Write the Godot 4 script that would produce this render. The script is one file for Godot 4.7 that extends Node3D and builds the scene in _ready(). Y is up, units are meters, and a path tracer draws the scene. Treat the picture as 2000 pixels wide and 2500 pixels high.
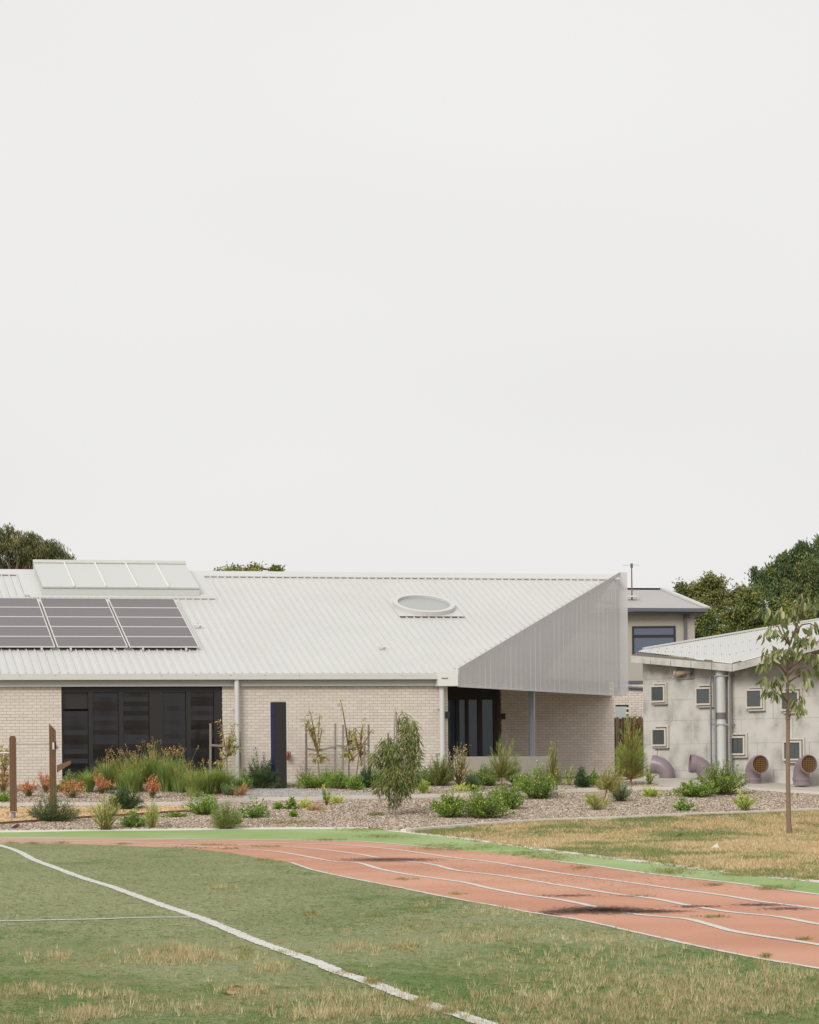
extends Node3D
# A low school building with a pale ribbed roof behind a planted bed, seen over a running track and a turf field.

const F := 6500.0          # focal length in photograph pixels
const CX := 1000.0
const HY := 1865.0         # horizon row of the photograph
const EYE := 1.7
const ROLL := 0.0096
const TH := 0.2466         # turn of the school's front
const Z0 := 77.5           # distance of the school's front on the axis
const FLOOR := 1.2
const WE := -0.15          # eave, metres behind the front
const HE := 4.33
const WR := 9.5            # ridge
const HR := 7.89
const WP := 8.7            # back wall of the porch

var rng := RandomNumberGenerator.new()
var fnl := FastNoiseLite.new()
var taken := {}
var Bt := Transform3D()
var M := {}

# ---------------------------------------------------------------- mesh builder
class MB:
	var v := PackedVector3Array()
	var n := PackedVector3Array()
	var c := PackedColorArray()
	var uv := PackedVector2Array()
	var col := Color(1, 1, 1)

	func put(p: Vector3, nn: Vector3, t := Vector2.ZERO) -> void:
		v.append(p); n.append(nn); c.append(col); uv.append(t)

	func tri(a: Vector3, b: Vector3, d: Vector3) -> void:
		var nn := (d - a).cross(b - a).normalized()
		put(a, nn); put(b, nn); put(d, nn)

	func tri_o(a: Vector3, b: Vector3, d: Vector3, out: Vector3) -> void:
		if (d - a).cross(b - a).dot(out) < 0.0:
			tri(a, d, b)
		else:
			tri(a, b, d)

	func quad_o(a: Vector3, b: Vector3, d: Vector3, e: Vector3, out: Vector3) -> void:
		tri_o(a, b, d, out)
		tri_o(a, d, e, out)

	func quad_uv(p: Array, t: Array, out: Vector3) -> void:
		var nn: Vector3 = (p[2] - p[0]).cross(p[1] - p[0]).normalized()
		var order := [0, 1, 2, 0, 2, 3]
		if nn.dot(out) < 0.0:
			nn = -nn
			order = [0, 2, 1, 0, 3, 2]
		for k in order:
			put(p[k], nn, t[k])

	func box(at: Vector3, size: Vector3, b := Basis()) -> void:
		var h := size * 0.5
		var ax := [b.x * h.x, b.y * h.y, b.z * h.z]
		for k in 3:
			var u: Vector3 = ax[(k + 1) % 3]
			var w: Vector3 = ax[(k + 2) % 3]
			for s in [-1.0, 1.0]:
				var o: Vector3 = ax[k] * s
				quad_o(at + o - u - w, at + o + u - w, at + o + u + w, at + o - u + w, o)

	func span(lo: Vector3, hi: Vector3) -> void:
		box((lo + hi) * 0.5, (hi - lo).abs())

	# a box between two points
	func bar(a: Vector3, b: Vector3, wide: float, deep: float, up := Vector3.UP) -> void:
		var z := (b - a).normalized()
		var x := up.cross(z).normalized()
		if x.length() < 0.5:
			x = Vector3.RIGHT
		var y := z.cross(x)
		box((a + b) * 0.5, Vector3(wide, deep, a.distance_to(b)), Basis(x, y, z))

	func tube(p: Array, r: Array, seg := 8, caps := true) -> void:
		var rings := []
		var norms := []
		var t0: Vector3 = (p[1] - p[0]).normalized()
		var side := t0.cross(Vector3.UP)
		if side.length() < 0.05:
			side = t0.cross(Vector3.RIGHT)
		side = side.normalized()
		for i in p.size():
			var t: Vector3 = (p[mini(i + 1, p.size() - 1)] - p[maxi(i - 1, 0)]).normalized()
			side = (side - t * side.dot(t)).normalized()
			var up := t.cross(side)
			var ring := []
			var nr := []
			for k in seg:
				var a := TAU * k / seg
				var d := side * cos(a) + up * sin(a)
				nr.append(d)
				ring.append(p[i] + d * float(r[i]))
			rings.append(ring)
			norms.append(nr)
		for i in p.size() - 1:
			for k in seg:
				var k2 := (k + 1) % seg
				var q := [[i, k], [i, k2], [i + 1, k2], [i + 1, k]]
				var nn: Vector3 = (rings[i + 1][k2] - rings[i][k]).cross(rings[i][k2] - rings[i][k])
				var order := [0, 1, 2, 0, 2, 3] if nn.dot(norms[i][k]) > 0.0 else [0, 2, 1, 0, 3, 2]
				for m in order:
					put(rings[q[m][0]][q[m][1]], norms[q[m][0]][q[m][1]])
		if caps:
			for e in [0, p.size() - 1]:
				var out: Vector3 = (p[e] - p[1 if e == 0 else e - 1])
				for k in range(1, seg - 1):
					tri_o(rings[e][0], rings[e][k], rings[e][k + 1], out)

	# a leaf: a narrow rhombus folded along its midrib
	func leaf(at: Vector3, dir: Vector3, side: Vector3, length: float, wide: float, droop := 0.0) -> void:
		var s := side * wide * 0.5
		var mid := at + dir * length * 0.45
		var tip := at + dir * length + Vector3.DOWN * droop * length
		var lift := dir.cross(side) * wide * 0.12
		tri(at, mid + s + lift, tip)
		tri(at, tip, mid - s + lift)

	func mesh() -> ArrayMesh:
		var a := []
		a.resize(Mesh.ARRAY_MAX)
		a[Mesh.ARRAY_VERTEX] = v
		a[Mesh.ARRAY_NORMAL] = n
		a[Mesh.ARRAY_COLOR] = c
		a[Mesh.ARRAY_TEX_UV] = uv
		var m := ArrayMesh.new()
		if v.size():
			m.add_surface_from_arrays(Mesh.PRIMITIVE_TRIANGLES, a)
		return m

# ---------------------------------------------------------------- nodes
func numbered(called: String) -> String:
	if not taken.has(called):
		taken[called] = 0
		return called
	taken[called] += 1
	return "%s_%03d" % [called, taken[called]]

func tag(o: Node, label: String, category: String, group := "", kind := "") -> Node:
	if label: o.set_meta("label", label)
	if category: o.set_meta("category", category)
	if group: o.set_meta("group", group)
	if kind: o.set_meta("kind", kind)
	return o

func thing(called: String, label: String, category: String, at := Transform3D(), group := "") -> Node3D:
	var o := Node3D.new()
	o.name = numbered(called)
	add_child(o)
	o.transform = at
	tag(o, label, category, group)
	return o

func part(called: String, mb: MB, mat: Material, parent: Node) -> MeshInstance3D:
	return part_mesh(called, mb.mesh(), mat, parent)

func part_mesh(called: String, m: Mesh, mat: Material, parent: Node) -> MeshInstance3D:
	var o := MeshInstance3D.new()
	o.mesh = m
	o.name = called
	o.material_override = mat
	parent.add_child(o, true)
	return o

func structure(called: String, mb: MB, mat: Material, label := "") -> MeshInstance3D:
	var o := MeshInstance3D.new()
	o.mesh = mb.mesh()
	o.name = numbered(called)
	o.material_override = mat
	add_child(o)
	o.set_meta("kind", "structure")
	if label: o.set_meta("label", label)
	return o

func scatter(called: String, m: Mesh, mat: Material, xf: Array, cols: PackedColorArray, label: String, category: String) -> void:
	var mm := MultiMesh.new()
	mm.transform_format = MultiMesh.TRANSFORM_3D
	mm.use_colors = true
	mm.mesh = m
	mm.instance_count = xf.size()
	for i in xf.size():
		mm.set_instance_transform(i, xf[i])
		mm.set_instance_color(i, cols[i])
	var o := MultiMeshInstance3D.new()
	o.multimesh = mm
	o.material_override = mat
	o.name = numbered(called)
	add_child(o)
	tag(o, label, category, "", "stuff")

# ---------------------------------------------------------------- pixels to places
func ray(px: float, py: float) -> Vector3:
	return Vector3((px - CX) / F, -(py - HY) / F, -1.0).rotated(Vector3(0, 0, 1), -ROLL)

func V(px: float, py: float, z: float) -> Vector3:
	return Vector3(0, EYE, 0) + ray(px, py) * z

func front_of(x: float, z: float) -> float:   # metres in front of the school's front
	return x * sin(TH) - (-z - Z0) * cos(TH)

func gh(x: float, z: float) -> float:
	var f := clampf(1.0 - front_of(x, z) / 20.0, 0.0, 1.0)
	return FLOOR * pow(f, 1.4)

func G(px: float, py: float) -> Vector3:
	var d := ray(px, py)
	var z := 10.0
	while z < 140.0:
		var p := Vector3(0, EYE, 0) + d * z
		if p.y < gh(p.x, p.z):
			break
		z += 0.4
	var lo := z - 0.4
	for k in 14:
		var mid := (lo + z) * 0.5
		var p := Vector3(0, EYE, 0) + d * mid
		if p.y < gh(p.x, p.z): z = mid
		else: lo = mid
	var q := Vector3(0, EYE, 0) + d * z
	q.y = gh(q.x, q.z)
	return q

# a point of the plane w metres behind the school's front, in the school's own axes
func fa(px: float, py: float, w := 0.0) -> Vector3:
	var inv := Bt.affine_inverse()
	var o := inv * Vector3(0, EYE, 0)
	var d := inv.basis * ray(px, py)
	return o + d * ((-w - o.z) / d.z)

func roof_h(w: float) -> float:
	return HE + (w - WE) * (HR - HE) / (WR - WE)

func on_roof(px: float, py: float, lift := 0.0) -> Vector3:
	var inv := Bt.affine_inverse()
	var o := inv * Vector3(0, EYE, 0)
	var d := inv.basis * ray(px, py)
	var k := (HR - HE) / (WR - WE)
	# o.y + s d.y = HE + lift + (-(o.z + s d.z) - WE) k
	var s := (HE + lift + (-o.z - WE) * k - o.y) / (d.y + k * d.z)
	return o + d * s

func line_px(a: Array) -> PackedVector3Array:
	var out := PackedVector3Array()
	for p in a:
		out.append(G(p[0], p[1]))
	return out

func resample(p: PackedVector3Array, count: int) -> PackedVector3Array:
	var total := 0.0
	for i in p.size() - 1: total += p[i].distance_to(p[i + 1])
	var out := PackedVector3Array()
	var i := 0
	var at := 0.0
	for k in count:
		var want := total * k / (count - 1)
		while i < p.size() - 2 and at + p[i].distance_to(p[i + 1]) < want:
			at += p[i].distance_to(p[i + 1])
			i += 1
		var seg := p[i].distance_to(p[i + 1])
		out.append(p[i].lerp(p[i + 1], clampf((want - at) / maxf(seg, 1e-5), 0, 1)))
	return out

# Catmull-Rom through traced points
func smooth(p: PackedVector3Array, sub := 8) -> PackedVector3Array:
	var out := PackedVector3Array()
	for i in p.size() - 1:
		var a := p[maxi(i - 1, 0)]
		var d := p[mini(i + 2, p.size() - 1)]
		for k in sub:
			out.append(p[i].cubic_interpolate(p[i + 1], a, d, float(k) / sub))
	out.append(p[p.size() - 1])
	return out

func xz(p: PackedVector3Array) -> PackedVector2Array:
	var o := PackedVector2Array()
	for q in p: o.append(Vector2(q.x, q.z))
	return o

func lin(r: float, g: float, b: float) -> Color:   # 0..255 picture colour to a linear vertex colour
	return Color(r / 255.0, g / 255.0, b / 255.0).srgb_to_linear()

func mixc(a: Array) -> Color:
	var k := rng.randi() % a.size()
	var c1: Color = a[k]
	var c2: Color = a[rng.randi() % a.size()]
	var f := rng.randf_range(0.82, 1.18)
	var c := c1.lerp(c2, rng.randf() * 0.6)
	return Color(c.r * f, c.g * f, c.b * f)

# a sheet between two edges, laid on the ground
func loft(ea: PackedVector3Array, eb: PackedVector3Array, div: int, lift: float, tint: Callable, ease := 1.0) -> MB:
	var mb := MB.new()
	var rows := []
	for j in div + 1:
		var row := []
		var f := pow(float(j) / div, ease)
		for i in ea.size():
			var p := ea[i].lerp(eb[i], f)
			p.y = gh(p.x, p.z) + lift
			row.append([p, tint.call(p)])
		rows.append(row)
	for j in div:
		for i in ea.size() - 1:
			var q := [rows[j][i], rows[j][i + 1], rows[j + 1][i + 1], rows[j + 1][i]]
			var nn: Vector3 = (q[2][0] - q[0][0]).cross(q[1][0] - q[0][0])
			var order := [0, 1, 2, 0, 2, 3] if nn.y > 0.0 else [0, 2, 1, 0, 3, 2]
			for m in order:
				mb.col = q[m][1]
				mb.put(q[m][0], Vector3.UP, Vector2(q[m][0].x, q[m][0].z))
	return mb

# a painted line or a kerb of a given width along a polyline on the ground
func ribbon(p: PackedVector3Array, wide: float, lift: float, tall := 0.0, ragged := 0.0) -> MB:
	var mb := MB.new()
	var left := []
	var right := []
	for i in p.size():
		var t := p[mini(i + 1, p.size() - 1)] - p[maxi(i - 1, 0)]
		t.y = 0
		var s := Vector3(-t.z, 0, t.x).normalized() * wide * 0.5
		var a := p[i] + s * (1.0 + ragged * rng.randf_range(-1, 1))
		var b := p[i] - s * (1.0 + ragged * rng.randf_range(-1, 1))
		a.y = gh(a.x, a.z) + lift + tall
		b.y = gh(b.x, b.z) + lift + tall
		if tall > 0.0:
			a.y = maxf(a.y, b.y); b.y = a.y
		left.append(a); right.append(b)
	for i in p.size() - 1:
		mb.quad_o(left[i], left[i + 1], right[i + 1], right[i], Vector3.UP)
		if tall > 0.0:
			var d := Vector3.DOWN * (tall + 0.1)
			mb.quad_o(left[i], left[i + 1], left[i + 1] + d, left[i] + d, left[i] - right[i])
			mb.quad_o(right[i], right[i + 1], right[i + 1] + d, right[i] + d, right[i] - left[i])
	if tall > 0.0:
		for e in [0, p.size() - 1]:
			var d := Vector3.DOWN * (tall + 0.1)
			mb.quad_o(left[e], right[e], right[e] + d, left[e] + d, p[e] - p[1 if e == 0 else e - 1])
	return mb

# ---------------------------------------------------------------- materials
func ramp(stops: Array) -> Gradient:
	var g := Gradient.new()
	var o := PackedFloat32Array()
	var c := PackedColorArray()
	for s in stops:
		o.append(s[0]); c.append(s[1])
	g.offsets = o
	g.colors = c
	return g

func noise_tex(seed_: int, freq: float, stops: Array, size := 512, oct := 4, kind := FastNoiseLite.TYPE_SIMPLEX_SMOOTH) -> NoiseTexture2D:
	var f := FastNoiseLite.new()
	f.seed = seed_
	f.frequency = freq
	f.noise_type = kind
	f.fractal_octaves = oct
	var t := NoiseTexture2D.new()
	t.width = size
	t.height = size
	t.seamless = true
	t.noise = f
	t.color_ramp = ramp(stops)
	return t

func gray(x: float) -> Color:
	return Color(x, x, x).linear_to_srgb()   # x is the share of light kept

func mk(c: Color, rough := 0.8, metal := 0.0) -> StandardMaterial3D:
	var m := StandardMaterial3D.new()
	m.albedo_color = c
	m.roughness = rough
	m.metallic = metal
	return m

func rgb(r: float, g: float, b: float) -> Color:
	return Color(r / 255.0, g / 255.0, b / 255.0)

func vc(rough := 0.8) -> StandardMaterial3D:
	var m := mk(Color.WHITE, rough)
	m.vertex_color_use_as_albedo = true
	return m

func grain(m: StandardMaterial3D, t: Texture2D, scale: Vector3) -> StandardMaterial3D:
	m.albedo_texture = t
	m.uv1_triplanar = true
	m.uv1_world_triplanar = true
	m.uv1_scale = scale
	return m

func materials() -> void:
	var fine := noise_tex(1, 0.11, [[0.25, gray(0.80)], [0.5, gray(0.93)], [0.75, gray(1.0)]], 512, 3)
	var blotch := noise_tex(2, 0.006, [[0.2, gray(0.955)], [0.5, gray(0.985)], [0.8, gray(1.0)]], 512, 4)
	M.roof = grain(mk(rgb(199, 198, 195), 0.45), blotch, Vector3.ONE * 0.11)
	M.trim = grain(mk(rgb(207, 207, 203), 0.5), blotch, Vector3.ONE * 0.6)
	M.beam = mk(rgb(193, 194, 191), 0.55)
	M.white = mk(rgb(222, 221, 217), 0.5)
	M.brick = vc(0.9)
	M.brick.albedo_texture = fine
	M.brick.uv1_triplanar = true
	M.brick.uv1_world_triplanar = true
	M.brick.uv1_scale = Vector3.ONE * 3.0
	M.bricks = []
	for c in brick_tones():
		var b := grain(mk(c.linear_to_srgb(), 0.9), fine, Vector3.ONE * 3.0)
		M.bricks.append(b)
	M.mortar = mk(rgb(182, 165, 144), 0.95)
	M.black = mk(rgb(38, 35, 35), 0.45)
	M.plaster = mk(rgb(176, 172, 166), 0.9)
	M.smoked = mk(rgb(46, 42, 42), 0.3)
	M.louvre = mk(rgb(30, 28, 31), 0.18)
	M.louvre.metallic_specular = 0.5
	M.concrete = grain(mk(rgb(210, 203, 192), 0.9), blotch, Vector3.ONE * 0.8)
	M.galv = mk(rgb(150, 153, 157), 0.45, 0.6)
	M.steel = mk(rgb(150, 152, 154), 0.5)
	var cell := noise_tex(5, 0.3, [[0.3, gray(0.93)], [0.7, gray(1.0)]], 256, 2)
	M.cells = grain(mk(rgb(98, 88, 90), 0.32), cell, Vector3.ONE * 2.0)
	M.alu = mk(rgb(205, 203, 200), 0.4)
	M.glass = mk(Color(0.55, 0.6, 0.62, 0.12), 0.04)
	M.glass.transparency = BaseMaterial3D.TRANSPARENCY_ALPHA
	M.dark_glass = mk(rgb(80, 94, 116), 0.05)
	M.dark_glass.metallic_specular = 0.5
	M.frost = mk(rgb(158, 160, 158), 0.25)
	# perforated sheet
	var im := Image.create(64, 64, false, Image.FORMAT_RGBA8)
	for y in 64:
		for x in 64:
			var d := 9.0
			for c in [[0, 0], [64, 0], [0, 64], [64, 64], [32, 32]]:
				d = minf(d, Vector2(x + 0.5 - c[0], y + 0.5 - c[1]).length() / 32.0 * 2.0)
			im.set_pixel(x, y, Color(1, 1, 1, 0.0 if d < 0.48 else 1.0))
	var holes := mk(rgb(202, 201, 200), 0.5)
	holes.albedo_texture = ImageTexture.create_from_image(im)
	holes.transparency = BaseMaterial3D.TRANSPARENCY_ALPHA_SCISSOR
	holes.alpha_scissor_threshold = 0.5
	holes.cull_mode = BaseMaterial3D.CULL_DISABLED
	M.perforated = holes
	M.perforated_trim = mk(rgb(190, 189, 188), 0.5)
	# ground
	var pile := noise_tex(11, 0.3, [[0.2, gray(0.78)], [0.5, gray(0.92)], [0.8, gray(1.0)]], 1024, 2)
	var grit := noise_tex(12, 0.2, [[0.15, gray(0.72)], [0.5, gray(0.93)], [0.8, gray(1.0)]], 512, 3)
	M.turf = ground_mat(pile, 0.31)
	M.rubber = ground_mat(grit, 0.5)
	M.lawn = ground_mat(noise_tex(14, 0.1, [[0.2, gray(0.6)], [0.5, gray(0.85)], [0.8, gray(1.0)]], 512, 4), 0.5)
	M.soil = ground_mat(noise_tex(15, 0.09, [[0.2, gray(0.55)], [0.45, gray(0.85)], [0.75, gray(1.0)]], 512, 4), 0.6)
	M.gravel = ground_mat(grit, 0.6)
	M.paint = grain(mk(rgb(208, 206, 198), 0.85), noise_tex(16, 0.08, [[0.2, gray(0.82)], [0.5, gray(0.95)], [0.8, gray(1.0)]], 256, 3), Vector3.ONE * 0.9)
	M.chip = vc(0.9)
	M.blade = vc(0.8)
	M.blade.backlight_enabled = true
	M.blade.backlight = Color(0.3, 0.3, 0.3)
	M.leaf = vc(0.55)
	M.leaf.backlight_enabled = true
	M.leaf.backlight = Color(0.55, 0.55, 0.5)
	M.bark = vc(0.9)
	M.bark.albedo_texture = noise_tex(33, 0.05, [[0.2, gray(0.6)], [0.5, gray(0.88)], [0.8, gray(1.0)]], 256, 4)
	M.bark.uv1_triplanar = true
	M.bark.uv1_world_triplanar = true
	M.bark.uv1_scale = Vector3(4.0, 1.2, 4.0)
	# weathered cement sheet
	var stain := noise_tex(21, 0.005, [[0.0, gray(0.48)], [0.22, gray(0.62)], [0.36, gray(0.80)], [0.5, gray(0.90)], [0.62, gray(0.95)], [0.85, gray(1.0)]], 1024, 7)
	M.sheet = grain(mk(rgb(201, 197, 190), 0.9), stain, Vector3(0.42, 0.2, 0.42))
	M.joint = mk(rgb(120, 114, 105), 0.95)
	M.cream = mk(rgb(197, 191, 181), 0.6)
	M.corrugated = grain(mk(rgb(196, 195, 191), 0.5), blotch, Vector3.ONE * 0.3)
	M.pipe = grain(mk(rgb(136, 121, 126), 0.35), blotch, Vector3.ONE * 1.2)
	M.yellow = mk(rgb(138, 104, 48), 0.6)
	M.timber = grain(mk(rgb(122, 93, 68), 0.8), noise_tex(31, 0.03, [[0.2, gray(0.7)], [0.5, gray(0.9)], [0.8, gray(1.0)]], 512, 4), Vector3(6.0, 0.5, 6.0))
	M.stake = grain(mk(rgb(146, 136, 124), 0.9), noise_tex(32, 0.03, [[0.2, gray(0.7)], [0.5, gray(0.92)], [0.8, gray(1.0)]], 256, 4), Vector3(8.0, 0.8, 8.0))
	M.paling = vc(0.9)
	M.render_wall = grain(mk(rgb(180, 175, 163), 0.9), fine, Vector3.ONE * 1.5)
	M.slate = mk(rgb(92, 94, 102), 0.5)

func ground_mat(t: Texture2D, s: float) -> StandardMaterial3D:
	var m := vc(0.95)
	m.albedo_texture = t
	m.uv1_scale = Vector3(s, s, 1)
	m.metallic_specular = 0.2
	return m

func brick_tones() -> Array:
	return [lin(225, 216, 205), lin(222, 213, 201), lin(228, 219, 209), lin(218, 209, 198), lin(224, 214, 203)]

# ---------------------------------------------------------------- the day
func sky_and_camera() -> void:
	var cam := Camera3D.new()
	cam.name = "camera"
	cam.projection = Camera3D.PROJECTION_FRUSTUM
	cam.near = 0.5
	cam.far = 3000.0
	cam.size = 2500.0 / F * cam.near
	cam.frustum_offset = Vector2((1000.0 - CX) / F * cam.near, (HY - 1250.0) / F * cam.near)
	cam.position = Vector3(0, EYE, 0)
	cam.rotation.z = -ROLL
	add_child(cam)
	cam.current = true

	var im := Image.create(512, 256, false, Image.FORMAT_RGBF)
	var cl := FastNoiseLite.new()
	cl.seed = 5
	cl.frequency = 1.0
	cl.fractal_octaves = 4
	for y in 256:
		var e := (0.5 - (y + 0.5) / 256.0) * PI
		for x in 512:
			var az := (x + 0.5) / 512.0 * TAU
			var d := Vector3(cos(az) * cos(e), sin(e), sin(az) * cos(e))
			var k := 0.0
			if e > 0.0:
				k = cl.get_noise_3d(d.x * 2.2, d.y * 7.0 + d.x * 0.6, d.z * 2.2)
			var l := 0.622 + 0.10 * maxf(sin(e), 0.0)
			l *= 1.0 + 0.05 * k
			var c := Color(l * 1.006, l * 1.0, l * 0.992)
			if e < 0.0:
				c = Color(0.23, 0.215, 0.17)
			im.set_pixel(x, y, c)
	var pan := PanoramaSkyMaterial.new()
	pan.panorama = ImageTexture.create_from_image(im)
	var sky := Sky.new()
	sky.sky_material = pan
	var env := Environment.new()
	env.background_mode = Environment.BG_SKY
	env.sky = sky
	env.tonemap_mode = Environment.TONE_MAPPER_LINEAR
	env.tonemap_exposure = 1.3
	env.sdfgi_enabled = true
	env.ssao_enabled = true
	env.ssil_enabled = true
	var we := WorldEnvironment.new()
	we.name = "world_environment"
	we.environment = env
	add_child(we)
	var sun := DirectionalLight3D.new()
	sun.name = "sun"
	sun.light_energy = 0.5
	sun.light_angular_distance = 26.0
	sun.light_color = Color(1.0, 0.985, 0.96)
	sun.shadow_enabled = true
	add_child(sun)
	var from := Vector3(-0.40, 0.56, 0.80)
	sun.look_at_from_position(from * 50.0, Vector3.ZERO)

# ---------------------------------------------------------------- the ground
var inner_edge: PackedVector3Array
var outer_edge: PackedVector3Array
var green_edge: PackedVector3Array
var bed_edge: PackedVector3Array

func nz(x: float, z: float, f: float, s := 0.0) -> float:
	return fnl.get_noise_2d(x * f + s * 17.0, z * f - s * 31.0)

func turf_tint(p: Vector3) -> Color:
	var a := nz(p.x, p.z * 0.45, 22.0) + 0.5 * nz(p.x, p.z * 0.6, 70.0, 3)
	var c := lin(131, 138, 96).lerp(lin(144, 148, 110), clampf(0.5 + a, 0, 1))
	var lush := smoothstep(-0.05, 0.5, nz(p.x, p.z * 0.5, 14.0, 5) + 0.5 * nz(p.x, p.z * 0.6, 60.0, 6) + 0.35 * nz(p.x, p.z, 300.0, 7) + clampf((24.0 + p.z) * 0.06, -0.35, 0.32))
	c = c.lerp(lin(98, 120, 66), lush * 0.9)
	var bare := smoothstep(0.25, 0.6, nz(p.x, p.z * 0.6, 30.0, 43) + 0.5 * nz(p.x, p.z * 0.7, 130.0, 44) + clampf((22.0 + p.z) * 0.04, -0.3, 0.15))
	c = c.lerp(lin(158, 142, 104), bare * 0.35)
	return c

func track_tint(p: Vector3) -> Color:
	var a := nz(p.x, p.z, 16.0, 9) + 0.5 * nz(p.x, p.z, 60.0, 8)
	return lin(192, 141, 117).lerp(lin(206, 158, 134), clampf(0.5 + a, 0, 1))

func green_tint(p: Vector3) -> Color:
	var a := nz(p.x, p.z, 14.0, 12) + 0.5 * nz(p.x, p.z, 55.0, 13)
	return lin(146, 168, 108).lerp(lin(164, 182, 130), clampf(0.5 + a, 0, 1))

func lawn_tint(p: Vector3) -> Color:
	var a := nz(p.x, p.z * 0.6, 22.0, 15) + 0.6 * nz(p.x, p.z * 0.6, 70.0, 16)
	return lin(184, 162, 122).lerp(lin(146, 146, 98), smoothstep(0.0, 0.7, a))

func bed_tint(p: Vector3) -> Color:
	var a := nz(p.x, p.z, 25.0, 18) + 0.6 * nz(p.x, p.z, 90.0, 19)
	return lin(150, 132, 113).lerp(lin(172, 153, 133), clampf(0.5 + a, 0, 1))

func grounds() -> void:
	# the land itself, falling from the school to the field
	var mb := MB.new()
	var ts := [-400.0, -120.0, -40.0, -10.0, 0.0]
	for k in range(1, 21): ts.append(float(k))
	ts.append_array([24.0, 40.0, 70.0, 110.0, 260.0])
	var xs := []
	for k in range(-30, 31): xs.append(signf(k) * pow(absf(k) / 30.0, 2.0) * 420.0)
	var put := func(a: float, t: float) -> Vector3:
		var p := Bt * Vector3(a, 0, t)
		p.y = gh(p.x, p.z) - 0.004
		return p
	for i in ts.size() - 1:
		for j in xs.size() - 1:
			var q := [put.call(xs[j], ts[i]), put.call(xs[j + 1], ts[i]), put.call(xs[j + 1], ts[i + 1]), put.call(xs[j], ts[i + 1])]
			var nn: Vector3 = (q[2] - q[0]).cross(q[1] - q[0])
			for m in ([0, 1, 2, 0, 2, 3] if nn.y > 0.0 else [0, 2, 1, 0, 3, 2]):
				mb.col = bed_tint(q[m])
				mb.put(q[m], Vector3.UP, Vector2(q[m].x, q[m].z))
	structure("ground", mb, M.soil, "bare earth under the planted beds")

	inner_edge = smooth(line_px([[-260, 2062], [0, 2062], [162, 2063], [325, 2068], [467, 2075], [568, 2086], [633, 2098], [711, 2110], [760, 2127], [833, 2144], [975, 2172], [1076, 2193], [1218, 2219], [1307, 2236], [1414, 2252], [1564, 2286], [1706, 2318], [1848, 2347], [1998, 2373], [2300, 2432]]))
	outer_edge = smooth(line_px([[-260, 2047.5], [0, 2047], [200, 2048], [349, 2049], [528, 2051], [700, 2053], [812, 2055], [906, 2058], [1015, 2067], [1117, 2077], [1210, 2086], [1349, 2103], [1462, 2117], [1584, 2135], [1787, 2158], [1888, 2172], [1998, 2187], [2300, 2226]]))
	green_edge = smooth(line_px([[-260, 2033], [0, 2033], [203, 2030], [406, 2028.5], [609, 2026], [760, 2025], [893, 2025], [958, 2030], [1056, 2041], [1178, 2057], [1300, 2074], [1422, 2090], [1560, 2106], [1706, 2124], [1828, 2139], [1998, 2156], [2300, 2192]]))
	bed_edge = smooth(line_px([[985, 2032], [1139, 2019], [1313, 2007], [1450, 2002], [1600, 1996], [1700, 1991], [1800, 1988], [2000, 1979], [2300, 1966]]))
	var N := 150
	var ie := resample(inner_edge, N)
	var oe := resample(outer_edge, N)
	var ge := resample(green_edge, N)
	# painted green margin, red track, turf field; each laid a few millimetres over the one below
	structure("green_margin", loft(oe, ge, 10, 0.010, green_tint), M.rubber, "pale green painted rubber margin along the track")
	var under := PackedVector3Array()
	for i in N: under.append(ie[i].lerp(oe[i], -0.1))
	structure("running_track", loft(under, oe, 24, 0.016, track_tint), M.rubber, "faded red rubber running track with white lane lines")
	var near := PackedVector3Array()
	for i in N: near.append(Vector3(lerpf(-16.0, 5.0, float(i) / (N - 1)), 0, -11.0))
	structure("turf_field", loft(ie, near, 130, 0.024, turf_tint), M.turf, "green synthetic turf field with worn patches")
	# dry lawn between the margin and the bed
	var le := resample(smooth(line_px([[990, 2034], [1056, 2037], [1178, 2052], [1300, 2069], [1422, 2085], [1560, 2101], [1706, 2119], [1828, 2134], [1998, 2151], [2300, 2186]])), 80)
	var be := resample(bed_edge, 80)
	structure("lawn", loft(le, be, 40, 0.006, lawn_tint), M.lawn, "dry straw coloured lawn beside the track")
	# edgings
	structure("concrete_edging", ribbon(resample(smooth(line_px([[950, 2028], [1056, 2039.5], [1178, 2054.5], [1300, 2071.5], [1422, 2087.5], [1560, 2103.5], [1706, 2121.5], [1828, 2136.5], [1998, 2153.5], [2300, 2189]])), 70), 0.32, 0.012, 0.0, 0.12), M.concrete, "worn concrete edging between green margin and lawn")
	structure("concrete_edging", ribbon(resample(bed_edge, 60), 0.16, 0.0, 0.07), M.concrete, "concrete edging between lawn and mulched bed")
	structure("gravel_strip", ribbon(resample(line_px([[-200, 2031], [0, 2031], [203, 2028], [406, 2026.5], [609, 2024], [760, 2023], [900, 2023]]), 50), 0.9, 0.008, 0.0, 0.2), M.concrete, "pale gravel strip along the edge of the bed")
	# kerb of the upper bed
	var kerb := smooth(line_px([[-200, 1973], [0, 1970], [104, 1969], [348, 1968], [470, 1966], [604, 1957], [743, 1955], [848, 1952], [952, 1950], [1063, 1948], [1220, 1943], [1365, 1937], [1428, 1934], [1574, 1930], [1656, 1930], [1740, 1931]]), 4)
	structure("kerb", ribbon(kerb, 0.14, 0.0, 0.10), M.concrete, "pale concrete kerb along the upper bed")
	# gravel path at the pylon
	var p0 := line_px([[596, 1955], [700, 1954], [800, 1951], [900, 1950], [1000, 1948]])
	var p1 := line_px([[600, 1925], [650, 1925], [700, 1926], [780, 1934], [1000, 1944]])
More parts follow.
